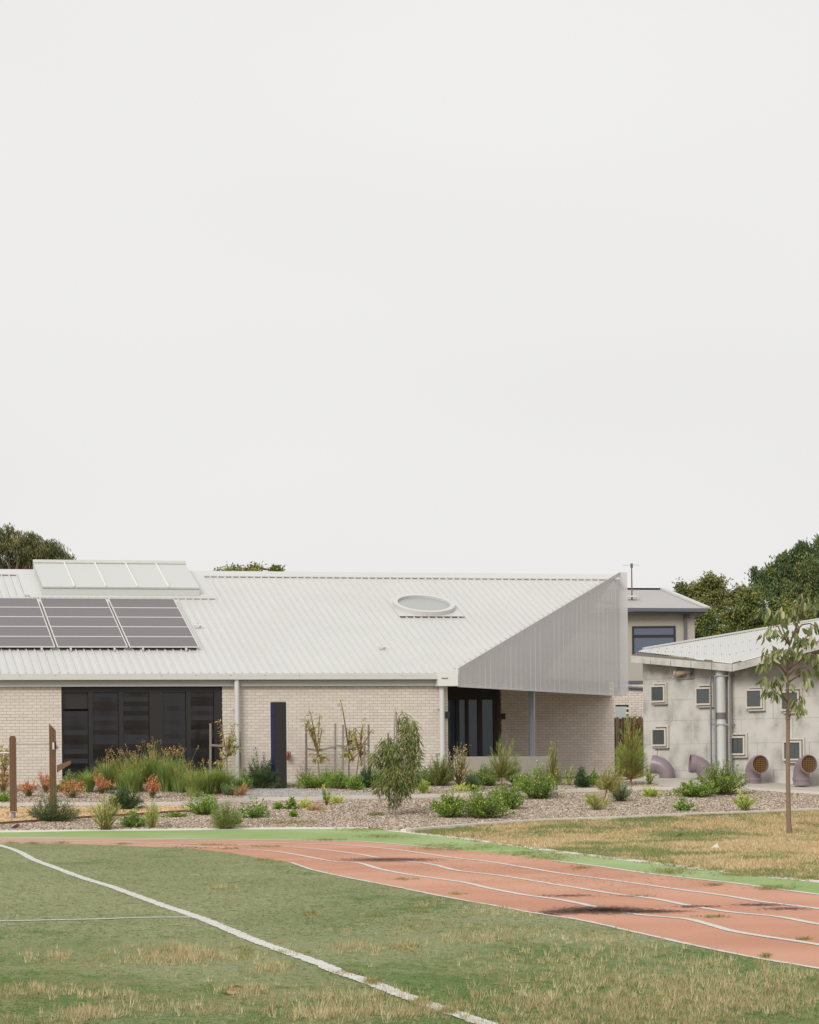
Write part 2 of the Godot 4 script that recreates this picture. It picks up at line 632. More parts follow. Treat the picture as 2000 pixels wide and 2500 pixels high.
	structure("gravel_path", loft(resample(p0, 20), resample(p1, 20), 8, 0.01, func(p): return lin(158, 154, 150)), M.gravel, "grey gravel path leading to the dark pylon")
	# softfall sand pit round the exercise frame
	var s0 := line_px([[-200, 2027], [0, 2014], [104, 2007], [195, 2000], [313, 1993], [470, 1983]])
	var s1 := line_px([[-200, 1974], [0, 1972], [104, 1971], [195, 1970], [313, 1969], [470, 1968]])
	structure("sand_pit", loft(resample(s0, 30), resample(s1, 30), 12, 0.008, func(p): return lin(196, 167, 122).lerp(lin(178, 148, 106), clampf(0.5 + nz(p.x, p.z, 60.0, 21), 0, 1))), M.soil, "tan softfall under the timber exercise frame")
	structure("timber_edging", ribbon(resample(s0, 30), 0.05, 0.0, 0.07), M.timber, "thin timber edging of the softfall pit")
	# concrete apron before the shed
	var a0 := line_px([[1520, 1926], [1656, 1926], [1740, 1925], [1822, 1926], [1900, 1931], [2000, 1937], [2300, 1955]])
	var a1 := PackedVector3Array()
	for px in [1520.0, 1600.0, 1700.0, 1800.0, 1900.0, 2000.0, 2300.0]:
		a1.append(V(px, 1890.0, 84.0))
	structure("concrete_apron", loft(resample(a0, 40), resample(a1, 40), 10, 0.012, func(p): return lin(200, 192, 181)), M.gravel, "concrete apron before the grey shed")
	structure("kerb", ribbon(resample(line_px([[1800, 1930], [1822, 1928], [1900, 1934], [2000, 1940], [2300, 1958]]), 30), 0.15, 0.0, 0.07), M.concrete, "concrete kerb along the apron before the shed")

	# painted lines
	var lines := [
		["white outer edge line between red track and green margin", 0.10, [[-200, 2047], [0, 2046.6], [200, 2048], [349, 2049], [528, 2051], [700, 2053], [812, 2055], [906, 2058], [1015, 2067], [1117, 2077]]],
		["white outer edge line between red track and green margin, near the lawn", 0.10, [[1349, 2103.5], [1462, 2117.5], [1584, 2135.5], [1787, 2158.5], [1888, 2172.5], [1998, 2187], [2250, 2220]]],
		["outermost white lane line of the red track", 0.10, [[-200, 2050], [0, 2050], [200, 2051], [400, 2053], [528, 2055], [650, 2058.5], [812, 2064], [934, 2073], [1015, 2083], [1108, 2096.5], [1190, 2105.5], [1283, 2120.5], [1369, 2135], [1503, 2153], [1649, 2173.5], [1779, 2191.5], [1868, 2206], [2000, 2222.5], [2250, 2256]]],
		["middle white lane line of the red track", 0.10, [[-200, 2053], [0, 2053], [130, 2054], [260, 2056], [349, 2058.5], [528, 2063.5], [650, 2067.5], [763, 2074], [865, 2086], [942, 2099.5], [999, 2106], [1056, 2113], [1117, 2128], [1218, 2140], [1348, 2161], [1401, 2169.5], [1503, 2186], [1600, 2198], [1685, 2215], [1787, 2231], [1900, 2242], [2000, 2260.5], [2250, 2300]]],
		["innermost white lane line of the red track, before its dark worn gap", 0.10, [[-200, 2058], [0, 2058], [130, 2058.6], [260, 2060], [349, 2061], [440, 2066], [528, 2071], [650, 2079], [711, 2086.5], [784, 2100.5], [824, 2106], [877, 2109.6], [926, 2123.8], [987, 2136], [1076, 2149], [1137, 2158], [1198, 2172.5], [1283, 2188.5], [1361, 2199], [1414, 2209], [1468, 2221.5]]],
		["innermost white lane line of the red track, past its dark worn gap", 0.10, [[1524, 2232], [1584, 2239.5], [1673, 2247], [1726, 2259.7], [1787, 2277], [1868, 2291], [2000, 2311.5], [2250, 2358]]],
		["thin white start line crossing the red lanes", 0.05, [[650, 2090], [812, 2088], [980, 2085], [1157, 2081]]],
	]
	for l in lines:
		structure("lane_line", ribbon(resample(smooth(line_px(l[2])), 120), l[1], 0.021, 0.0, 0.12), M.paint, l[0])
	structure("track_edge_line", ribbon(resample(smooth(line_px([[711, 2109.5], [760, 2126.5], [833, 2143.5], [975, 2171.5], [1076, 2192.5], [1218, 2218.5], [1307, 2235.5], [1414, 2251.5], [1564, 2285.5], [1706, 2317.5], [1848, 2346.5], [1998, 2372.5], [2250, 2422]])), 140), 0.06, 0.030, 0.0, 0.35), M.paint, "thin worn white line between red track and turf")
	structure("field_line", ribbon(resample(smooth(line_px([[-150, 2012], [0, 2067], [40, 2080], [81, 2101.5], [134, 2122], [203, 2148], [264, 2167], [325, 2189], [406, 2219], [467, 2239.5], [528, 2263], [609, 2298], [698, 2331], [772, 2357], [833, 2384], [896, 2404], [975, 2436], [1019, 2451], [1088, 2476], [1170, 2504], [1300, 2550]])), 700), 0.14, 0.031, 0.0, 0.22), M.paint, "long ragged white touchline across the green turf")
	structure("field_line", ribbon(resample(smooth(line_px([[-150, 2258], [0, 2255], [203, 2251], [345, 2246.5], [466, 2245.5]])), 240), 0.13, 0.031, 0.0, 0.3), M.paint, "thin white line meeting the touchline at a corner")

# ---------------------------------------------------------------- the school
func brick_wall(parent: Node, a0: float, a1: float, y0: float, y1: float, w: float, singles: int, called := "brick_wall") -> int:
	var mb := MB.new()
	mb.span(Vector3(a0 + 0.004, y0, -w - 0.008), Vector3(a1 - 0.004, y1, -w - 0.23))
	var wall := part(called, mb, M.mortar, parent)
	var rest := MB.new()
	var tones := brick_tones()
	var made := 0
	var row := 0
	var shared := {}
	var y := y1 - 0.004
	while y - 0.076 > y0:
		var x := a0 - (0.12 if row % 2 == 1 else 0.0)
		while x < a1 - 0.01:
			var lo := maxf(x + 0.005, a0)
			var hi := minf(x + 0.235, a1)
			if hi - lo > 0.03:
				var k := rng.randi() % tones.size()
				var proud := rng.randf_range(0.0, 0.002)
				if made < singles:
					made += 1
					var key := "%.3f" % (hi - lo)
					if not shared.has(key):
						var b := MB.new()
						b.box(Vector3.ZERO, Vector3(hi - lo, 0.076, 0.1))
						shared[key] = b.mesh()
					var o := part_mesh("brick", shared[key], M.bricks[k], wall)
					o.position = Vector3((lo + hi) * 0.5, y - 0.038, -w - 0.05 + proud)
				else:
					rest.col = tones[k]
					rest.box(Vector3((lo + hi) * 0.5, y - 0.038, -w - 0.05 + proud), Vector3(hi - lo, 0.076, 0.1))
			x += 0.24
		y -= 0.086
		row += 1
	if rest.v.size():
		var o := part("bricks", rest, M.brick, wall)
		o.set_meta("kind", "stuff")
	return made

func school() -> void:
	var b := thing("school_building", "long low pale brick school building with white ribbed metal roof", "building", Bt)
	var top := 3.97
	var low := FLOOR - 0.25
	var aL: float = fa(151, 1800).x
	var aM: float = fa(544, 1800).x
	var aR: float = fa(1094, 1800).x
	var aC: float = fa(1112, 1675, WE).x
	var aE: float = fa(1505, 1500, WR).x
	var x0 := -15.5
	var n := brick_wall(b, -12.6, aL, low, top, 0.0, 270)
	brick_wall(b, aM, aR, low, top, 0.0, 300 - n)
	var mb := MB.new()
	mb.span(Vector3(x0, low, 0), Vector3(-12.604, top, -0.23))
	part("wall_end", mb, M.mortar, b)
	# porch
	var aP: float = fa(1230, 1780, WP).x
	var aQ: float = fa(1500, 1780, WP).x
	brick_wall(b, aP, aQ, low, 4.34, WP, 0, "porch_wall")
	var aD: float = fa(1213, 1780, WP + 0.25).x
	brick_wall(b, aD + 0.05, aP - 0.01, low, 4.34, WP - 0.12, 0, "porch_pier")
	mb = MB.new()
	mb.span(Vector3(aQ - 0.23, low, -WP - 0.235), Vector3(aQ, 4.34, -WP - 9.0))
	part("side_wall", mb, M.mortar, b)
	mb = MB.new()
	mb.span(Vector3(aR - 0.23, low, -0.235), Vector3(aR - 0.004, 4.1, -WP - 0.3))
	part("porch_side_wall", mb, M.mortar, b)
	# dark inside of the rooms
	mb = MB.new()
	mb.span(Vector3(x0, low, -4.5), Vector3(aR - 0.3, 3.9, -4.6))
	mb.span(Vector3(x0, 3.98, -0.24), Vector3(aR - 0.3, 4.02, -9.0))
	mb.span(Vector3(x0, low, -0.24), Vector3(aR - 0.3, FLOOR - 0.02, -4.5))
	part("inner_wall", mb, M.plaster, b)
	# glazed entrance at the back of the porch
	var dw := WP + 0.1
	var dl: float = fa(1085, 1780, dw).x
	var dr := aD + 0.04
	var ent := Node3D.new()
	ent.name = "entrance"
	b.add_child(ent)
	mb = MB.new()
	mb.span(Vector3(dl - 1.0, low, -dw - 0.35), Vector3(dr + 0.5, 4.34, -dw - 0.3))
	part("backing", mb, M.plaster, ent)
	var edges := []
	var ws := []
	for q in [[1091.0, 1095.0], [1113.0, 1122.0], [1137.0, 1145.0], [1167.0, 1178.0], [1205.0, 1214.0]]:
		var e0_: float = fa(q[0], 1780, dw).x
		var e1_: float = fa(q[1], 1780, dw).x
		edges.append((e0_ + e1_) * 0.5)
		ws.append((e1_ - e0_) * 0.5)
	for k in edges.size():
		mb = MB.new()
		mb.span(Vector3(edges[k] - ws[k], FLOOR, -dw), Vector3(edges[k] + ws[k], 4.34, -dw - 0.08))
		part("mullion", mb, M.black, ent)
	for k in edges.size() - 1:
		mb = MB.new()
		mb.span(Vector3(edges[k] + ws[k], FLOOR, -dw - 0.05), Vector3(edges[k + 1] - ws[k + 1], 3.78, -dw - 0.06))
		part("pane", mb, M.dark_glass, ent)
		mb = MB.new()
		mb.span(Vector3(edges[k] + ws[k], 3.78, -dw - 0.002), Vector3(edges[k + 1] - ws[k + 1], 4.34, -dw - 0.08))
		part("transom", mb, M.black, ent)
	var hp := fa(1148, 1820, dw - 0.03)
	mb = MB.new()
	mb.bar(hp + Vector3(-0.07, 0, 0), hp + Vector3(0.06, 0, 0), 0.03, 0.03)
	part("handle", mb, M.galv, ent)

	# the window wall
	var win := Node3D.new()
	win.name = "window_wall"
	b.add_child(win)
	var wx := func(zx: float) -> float: return fa(zx / 2.875, 1800, 0.08).x
	mb = MB.new()
	mb.span(Vector3(aL + 0.002, top - 0.16, -0.06), Vector3(aM - 0.002, top - 0.004, -0.2))
	part("head_frame", mb, M.black, win)
	mb = MB.new()
	mb.span(Vector3(aL + 0.002, low, -0.06), Vector3(aM - 0.002, FLOOR + 0.2, -0.2))
	part("sill_frame", mb, M.black, win)
	var bars := [[434, 446], [622, 652], [834, 868], [1050, 1142], [1308, 1342], [1504, 1562]]
	for q in bars:
		mb = MB.new()
		mb.span(Vector3(maxf(wx.call(q[0]), aL + 0.003), FLOOR + 0.2, -0.058), Vector3(minf(wx.call(q[1]), aM - 0.003), top - 0.16, -0.2))
		part("mullion", mb, M.black, win)
	for k in bars.size() - 1:
		var l: float = wx.call(bars[k][1])
		var r: float = wx.call(bars[k + 1][0])
		var y := FLOOR + 0.27
		var y_top := top - 0.22 - (0.42 if k == 0 else 0.0)
		while y < y_top:
			var bl := MB.new()
			var tilt := Basis(Vector3.RIGHT, deg_to_rad(-0.5 + rng.randf_range(-4.5, 3.0))).rotated(Vector3.FORWARD, deg_to_rad(rng.randf_range(-0.25, 0.25)))
			# a glass blade, slightly bowed
			var seg := 8
			for s in seg:
				var fa_ := float(s) / seg
				var fb := float(s + 1) / seg
				var bow := 0.008 * (0.5 + rng.randf() * 0.0)
				var za := -bow * sin(fa_ * PI)
				var zb := -bow * sin(fb * PI)
				var w2 := (r - l) - 0.02
				var pa := Vector3((fa_ - 0.5) * w2, 0.068, za)
				var pb := Vector3((fb - 0.5) * w2, 0.068, zb)
				var pc := Vector3((fb - 0.5) * w2, -0.068, zb * 2.4)
				var pd := Vector3((fa_ - 0.5) * w2, -0.068, za * 2.4)
				bl.quad_o(tilt * pa, tilt * pb, tilt * pc, tilt * pd, Vector3.BACK)
				var th := Vector3(0, 0, -0.006)
				bl.quad_o(tilt * (pd), tilt * (pc), tilt * (pc + th), tilt * (pd + th), Vector3.DOWN)
			var o := part("louvre_blade", bl, M.louvre, win)
			o.position = Vector3((l + r) * 0.5, y, -0.13)
			y += 0.134
		if k == 0:
			mb = MB.new()
			mb.span(Vector3(l, top - 0.62, -0.15), Vector3(r, top - 0.16, -0.17))
			part("solid_panel", mb, M.smoked, win)

	# beam, gutter, downpipes
	mb = MB.new()
	mb.span(Vector3(x0, top, 0.08), Vector3(aR + 0.02, 4.18, -0.1))
	mb.span(Vector3(x0, top, 0.13), Vector3(aR + 0.02, top + 0.016, 0.08))
	part("beam", mb, M.beam, b)
	mb = MB.new()
	mb.span(Vector3(x0, 4.155, 0.31), Vector3(aR - 0.25, 4.325, 0.15))
	part("gutter", mb, M.trim, b)
	for px in [49.0, 135.0, 395.0, 479.0, 564.0, 648.0, 731.0, 982.0]:
		mb = MB.new()
		var q := fa(px, 1650, -0.312)
		mb.box(Vector3(q.x, 4.27, 0.3125), Vector3(0.018, 0.018, 0.006))
		part("gutter_rivet", mb, M.black, b)
	mb = MB.new()
	var bx0: float = fa(1068.5, 1650, -0.33).x
	var bx1: float = fa(1117, 1650, -0.33).x
	# a hollow box with an overflow slot cut in its front
	var sl: float = fa(1078, 1657, -0.342).x
	mb.span(Vector3(bx0, 3.955, 0.32), Vector3(bx1, 4.37, -0.1))
	mb.span(Vector3(bx0, 3.955, 0.40), Vector3(sl, 4.37, 0.32))
	mb.span(Vector3(sl + 0.19, 3.955, 0.40), Vector3(bx1, 4.37, 0.32))
	mb.span(Vector3(sl, 3.955, 0.40), Vector3(sl + 0.19, 4.15, 0.32))
	mb.span(Vector3(sl, 4.195, 0.40), Vector3(sl + 0.19, 4.37, 0.32))
	part("rainhead", mb, M.white, b)
	for px in [578.0, 1078.0]:
		var q := fa(px, 1750, -0.14)
		mb = MB.new()
		mb.tube([Vector3(q.x, low, 0.2), Vector3(q.x, 4.16, 0.2)], [0.073, 0.073], 14)
		var dp := part("downpipe", mb, M.trim, b)
		for yy in [2.0, 3.3]:
			mb = MB.new()
			mb.span(Vector3(q.x - 0.09, yy, 0.125), Vector3(q.x + 0.09, yy + 0.03, 0.02))
			part("bracket", mb, M.trim, dp)

	# roof: pans, ribs, ridge
	mb = MB.new()
	var e0 := Vector3(x0, HE, -WE)
	var e1 := Vector3(aC, HE, -WE)
	var r0 := Vector3(x0, HR, -WR)
	var r1 := Vector3(aE, HR, -WR)
	var up := Vector3(0, WR - WE, HR - HE).normalized()
	var th := up * -0.06
	mb.quad_o(e0, e1, r1, r0, up)
	mb.quad_o(e0 + th, e1 + th, r1 + th, r0 + th, -up)
	mb.quad_o(e0, e1, e1 + th, e0 + th, Vector3.BACK)
	mb.quad_o(e1, r1, r1 + th, e1 + th, Vector3.RIGHT)
	var bk := Vector3(0, HE, -WR - 9.65)
	mb.quad_o(r0, r1, Vector3(aE, HE, bk.z), Vector3(x0, HE, bk.z), Vector3(0, 1, -1))
	var roof := part("roof", mb, M.roof, b)
	var a := x0 + 0.12
	var slope := (HR - HE) / (WR - WE)
	while a < aE - 0.1:
		var w0 := WE
		if a > aC:
			w0 = lerpf(WE, WR, (a - aC) / (aE - aC)) + 0.25
		var w1 := WR - 0.16
		if w1 - w0 > 0.1:
			var rb := MB.new()
			var p0 := Vector3(a, roof_h(w0), -w0)
			var p1 := Vector3(a, roof_h(w1), -w1)
			var dx0 := Vector3(0.026, 0, 0)
			var dx1 := Vector3(0.014, 0, 0)
			var h := up * 0.042
			rb.quad_o(p0 - dx0, p0 - dx1 + h, p1 - dx1 + h, p1 - dx0, Vector3.LEFT)
			rb.quad_o(p0 + dx0, p0 + dx1 + h, p1 + dx1 + h, p1 + dx0, Vector3.RIGHT)
			rb.quad_o(p0 - dx1 + h, p0 + dx1 + h, p1 + dx1 + h, p1 - dx1 + h, up)
			rb.quad_o(p0 - dx0, p0 - dx1 + h, p0 + dx1 + h, p0 + dx0, Vector3.BACK)
			part("roof_rib", rb, M.roof, roof)
		a += 0.237
	mb = MB.new()
	var c0 := WR - 0.42
	for s in [0.0]:
		var q0 := Vector3(x0, roof_h(c0), -c0) + up * 0.052
		var q1 := Vector3(aE, roof_h(c0), -c0) + up * 0.052
		var q2 := Vector3(aE, HR + 0.085, -WR)
		var q3 := Vector3(x0, HR + 0.085, -WR)
		mb.quad_o(q0, q1, q2, q3, up)
		mb.quad_o(q3, q2, q2 + Vector3(0, -0.2, -0.42), q3 + Vector3(0, -0.2, -0.42), Vector3(0, 1, -1))
		mb.quad_o(q0, q1, q1 - up * 0.03, q0 - up * 0.03, Vector3.BACK)
	part("ridge_cap", mb, M.roof, roof)

	# raised roof box with five flat panels
	var fl := on_roof(104, 1456)
	var fr := on_roof(486, 1456)
	var wf := -fl.z
	var bb := Node3D.new()
	bb.name = "roof_box"
	b.add_child(bb)
	var bl0: float = fl.x
	var br0: float = fr.x
	var H := 0.30
	mb = MB.new()
	var f0 := Vector3(bl0, roof_h(wf), -wf)
	var f1 := Vector3(br0, roof_h(wf), -wf)
	var wb := WR + 0.05
	var g0 := Vector3(bl0, HR, -wb)
	var g1 := Vector3(br0, HR, -wb)
	var hh := Vector3(0, H - 0.045, 0)
	mb.quad_o(f0, f1, f1 + hh, f0 + hh, Vector3.BACK)
	mb.quad_o(f0, g0, g0 + hh, f0 + hh, Vector3.LEFT)
	mb.quad_o(f1, g1, g1 + hh, f1 + hh, Vector3.RIGHT)
	mb.quad_o(g0, g1, g1 + hh, g0 + hh, Vector3.FORWARD)
	part("curb", mb, M.beam, bb)
	for k in 5:
		var xa := lerpf(bl0, br0, k / 5.0)
		var xb := lerpf(bl0, br0, (k + 1) / 5.0)
		mb = MB.new()
		var u0 := Vector3(xa + 0.004, roof_h(wf) + H, -wf + 0.04)
		var u1 := Vector3(xb - 0.004, roof_h(wf) + H, -wf + 0.04)
		var v0 := Vector3(xa + 0.004, HR + H, -wb)
		var v1 := Vector3(xb - 0.004, HR + H, -wb)
		mb.quad_o(u0, u1, v1, v0, up)
		mb.quad_o(u0, u1, u1 - up * 0.05, u0 - up * 0.05, Vector3.BACK)
		mb.quad_o(u0, v0, v0 - up * 0.05, u0 - up * 0.05, Vector3.LEFT)
		mb.quad_o(u1, v1, v1 - up * 0.05, u1 - up * 0.05, Vector3.RIGHT)
		part("roof_panel", mb, M.beam, bb)
		if k > 0:
			mb = MB.new()
			mb.bar(Vector3(xa, roof_h(wf) + H + 0.02, -wf + 0.05), Vector3(xa, HR + H + 0.02, -wb), 0.035, 0.05)
			part("panel_seam", mb, M.white, bb)
	mb = MB.new()
	mb.span(Vector3(bl0, HR + H + 0.002, -wb + 0.05), Vector3(br0, HR + H + 0.10, -wb - 0.1))
	part("back_upstand", mb, M.trim, bb)
	# flat flashing round the box
	for q in [[bl0 - 0.55, bl0 - 0.002, wf - 0.02], [br0 + 0.002, br0 + 0.5, wf - 0.1]]:
		mb = MB.new()
		var lo_w: float = q[2]
		var hi_w := WR - 0.1
		var p := [Vector3(q[0], roof_h(lo_w), -lo_w) + up * 0.05, Vector3(q[1], roof_h(lo_w), -lo_w) + up * 0.05, Vector3(q[1], roof_h(hi_w), -hi_w) + up * 0.05, Vector3(q[0], roof_h(hi_w), -hi_w) + up * 0.05]
		mb.quad_o(p[0], p[1], p[2], p[3], up)
		mb.quad_o(p[0], p[1], p[1] - up * 0.045, p[0] - up * 0.045, Vector3.BACK)
		mb.quad_o(p[1], p[2], p[2] - up * 0.045, p[1] - up * 0.045, Vector3.RIGHT)
		mb.quad_o(p[0], p[3], p[3] - up * 0.045, p[0] - up * 0.045, Vector3.LEFT)
		part("flashing", mb, M.roof, bb)
	mb = MB.new()
	var fw := wf - 0.22
	var p := [Vector3(bl0 - 0.4, roof_h(fw), -fw) + up * 0.046, Vector3(br0 + 0.5, roof_h(fw), -fw) + up * 0.046, Vector3(br0 + 0.5, roof_h(wf), -wf) + up * 0.046, Vector3(bl0 - 0.4, roof_h(wf), -wf) + up * 0.046]
	mb.quad_o(p[0], p[1], p[2], p[3], up)
	mb.quad_o(p[0], p[1], p[1] - up * 0.03, p[0] - up * 0.03, Vector3.BACK)
	part("flashing", mb, M.roof, bb)

	# round rooflight on its flashing plate
	var rc := on_roof(1034, 1486)
	var sk := Node3D.new()
	sk.name = "round_rooflight"
	b.add_child(sk)
	var bas := Basis(Vector3.RIGHT, up, Vector3.RIGHT.cross(up))
	sk.transform = Transform3D(bas, rc)
	mb = MB.new()
	mb.span(Vector3(-1.02, 0.05, -0.98), Vector3(1.06, 0.062, 1.0))
	part("flashing_plate", mb, M.roof, sk)
	mb = MB.new()
	var seg := 40
	for k in seg:
		var t0 := TAU * k / seg
		var t1 := TAU * (k + 1) / seg
		var d0 := Vector3(cos(t0), 0, sin(t0))
		var d1 := Vector3(cos(t1), 0, sin(t1))
		var hA := Vector3(0, 0.19, 0)
		var lo := Vector3(0, 0.055, 0)
		mb.quad_o(d0 * 0.98 + lo, d1 * 0.98 + lo, d1 * 0.98 + hA, d0 * 0.98 + hA, d0)
		mb.quad_o(d0 * 0.98 + hA, d1 * 0.98 + hA, d1 * 0.83 + hA, d0 * 0.83 + hA, Vector3.UP)
		mb.quad_o(d0 * 0.83 + hA, d1 * 0.83 + hA, d1 * 0.83 + hA * 0.5, d0 * 0.83 + hA * 0.5, -d0)
	part("ring", mb, M.roof, sk)
	mb = MB.new()
	for k in seg:
		var t0 := TAU * k / seg
		var t1 := TAU * (k + 1) / seg
		mb.tri_o(Vector3(0, 0.12, 0), Vector3(cos(t0) * 0.829, 0.12, sin(t0) * 0.829), Vector3(cos(t1) * 0.829, 0.12, sin(t1) * 0.829), Vector3.UP)
	part("diffuser", mb, M.frost, sk)
	# two roof anchors
	for q in [[482, 1532], [931, 1584]]:
		var at := on_roof(q[0], q[1])
		mb = MB.new()
		mb.box(at + up * 0.07 + Vector3(0, 0, 0.1), Vector3(0.24, 0.015, 0.1), bas)
		mb.box(at + up * 0.05 + Vector3(-0.09, 0, 0.1), Vector3(0.03, 0.05, 0.1), bas)
		mb.box(at + up * 0.05 + Vector3(0.09, 0, 0.1), Vector3(0.03, 0.05, 0.1), bas)
		mb.tube([at + up * 0.07, at + up * 0.16], [0.02, 0.025], 8)
		part("roof_anchor", mb, M.trim, b)

	# perforated folded screen closing the skewed gable
	var s0 := Vector3(aC + 0.02, 3.965, -WE + 0.02)
	var s1 := Vector3(aE + 0.05, 3.93, -WR)
	var along := s1 - s0
	var out := Vector3(along.z, 0, -along.x).normalized()
	if out.z < 0.0: out = -out
	var sc := Node3D.new()
	sc.name = "perforated_screen"
	b.add_child(sc)
	var ribs := 34
	var length := Vector2(along.x, along.z).length()
	var pitch := length / ribs
	for k in ribs:
		mb = MB.new()
		# folded sheet: flat, step out, flat, step in
		var prof := [[0.0, 0.0], [0.05, 0.0], [0.09, 0.016], [0.22, 0.016], [0.26, 0.0], [1.0, 0.0]]
		for m in prof.size() - 1:
			var f_0: float = (k + prof[m][0]) / ribs
			var f_1: float = (k + prof[m + 1][0]) / ribs
			var pa: Vector3 = s0 + along * f_0 + out * (0.06 + prof[m][1])
			var pb: Vector3 = s0 + along * f_1 + out * (0.06 + prof[m + 1][1])
			var ta := lerpf(HE, HR, f_0) + 0.15
			var tb := lerpf(HE, HR, f_1) + 0.15
			var ua: float = f_0 * length / 0.085
			var ub: float = f_1 * length / 0.085
			mb.quad_uv([pa, pb, Vector3(pb.x, tb, pb.z), Vector3(pa.x, ta, pa.z)],
				[Vector2(ua, 0), Vector2(ub, 0), Vector2(ub, (tb - pb.y) / 0.085), Vector2(ua, (ta - pa.y) / 0.085)], out)
		part("screen_sheet", mb, M.perforated, sc)
	mb = MB.new()
	mb.bar(s0 + out * 0.085 - Vector3(0, 0.02, 0), s1 + out * 0.085 - Vector3(0, 0.02, 0), 0.10, 0.035)
	part("bottom_trim", mb, M.trim, sc)
	mb = MB.new()
	mb.bar(Vector3(s0.x, HE + 0.135, s0.z) + out * 0.085, Vector3(s1.x, HR + 0.135, s1.z) + out * 0.085, 0.03, 0.045)
	part("top_trim", mb, M.perforated_trim, sc)
	for f in [0.25, 0.5, 0.75]:
		mb = MB.new()
		var q0: Vector3 = s0 + along * f - out * 0.05
		var q1 := s1 - out * 0.05
		var hgt: float = lerpf(3.965, 8.0, f)
		mb.bar(Vector3(q0.x, hgt, q0.z), Vector3(q1.x, hgt, q1.z), 0.06, 0.06)
		part("rail", mb, M.beam, sc)
	# end strip of the screen, turned along the ridge
	mb = MB.new()
	var e_top := HR + 0.15
	mb.quad_uv([s1 + out * 0.06, s1 + out * 0.06 + Vector3(0.28, 0, 0.02), Vector3(s1.x + 0.28, e_top, s1.z + 0.02) + out * 0.06, Vector3(s1.x, e_top, s1.z) + out * 0.06],
		[Vector2(0, 0), Vector2(3.3, 0), Vector2(3.3, 48), Vector2(0, 48)], out)
	part("screen_end", mb, M.perforated, sc)
	# soffit over the porch, post and low concrete wall
	mb = MB.new()
	var sof := 4.35
	var pts := [Vector3(aR, sof, -0.1), Vector3(s0.x, sof, s0.z), Vector3(s1.x, sof, s1.z), Vector3(aR, sof, -WR)]
	mb.quad_o(pts[0], pts[1], pts[2], pts[3], Vector3.DOWN)
	part("soffit", mb, M.white, b)
	mb = MB.new()
	var fl_y := FLOOR + 0.03
	mb.quad_o(Vector3(aR, fl_y, -0.1), Vector3(s0.x, fl_y, s0.z), Vector3(s1.x, fl_y, s1.z), Vector3(aR, fl_y, -WR), Vector3.UP)
	part("porch_floor", mb, M.concrete, b)
	var f_post := 0.0
	var inv := Bt.affine_inverse()
	var best := 9999.0
	for k in 200:
		var wp := Bt * (s0 + along * (k / 200.0))
		var u := CX + wp.x / -wp.z * F
		if absf(u - 1304.0) < best:
			best = absf(u - 1304.0)
			f_post = k / 200.0
	var pp := s0 + along * f_post - out * 0.05
	var post := Node3D.new()
	post.name = "steel_post"
	b.add_child(post)
	post.position = Vector3(pp.x, 0, pp.z)
	mb = MB.new()
	mb.span(Vector3(-0.085, 1.89, -0.085), Vector3(0.085, sof, -0.073))
	mb.span(Vector3(-0.006, 1.89, -0.073), Vector3(0.006, sof, 0.073))
	mb.span(Vector3(-0.085, 1.89, 0.073), Vector3(0.085, sof, 0.085))
	var flange := part("post_section", mb, M.galv, post)
	flange.rotation.y = 1.05
	mb = MB.new()
	var lw1 := s0 + along * (f_post + 0.09)
	mb.bar(Vector3(s0.x, 1.45, s0.z - 0.1), Vector3(lw1.x, 1.45, lw1.z), 0.15, 0.9)
	part("low_wall", mb, M.concrete, b)
	# wall lamps beside the entrance
	for q in [[1229.5, 1749, WP - 0.2], [1092.5, 1745, -0.05]]:
		var at := fa(q[0], q[1], q[2])
		mb = MB.new()
		mb.box(at, Vector3(0.11, 0.19, 0.12))
		part("wall_fitting", mb, M.black, b)

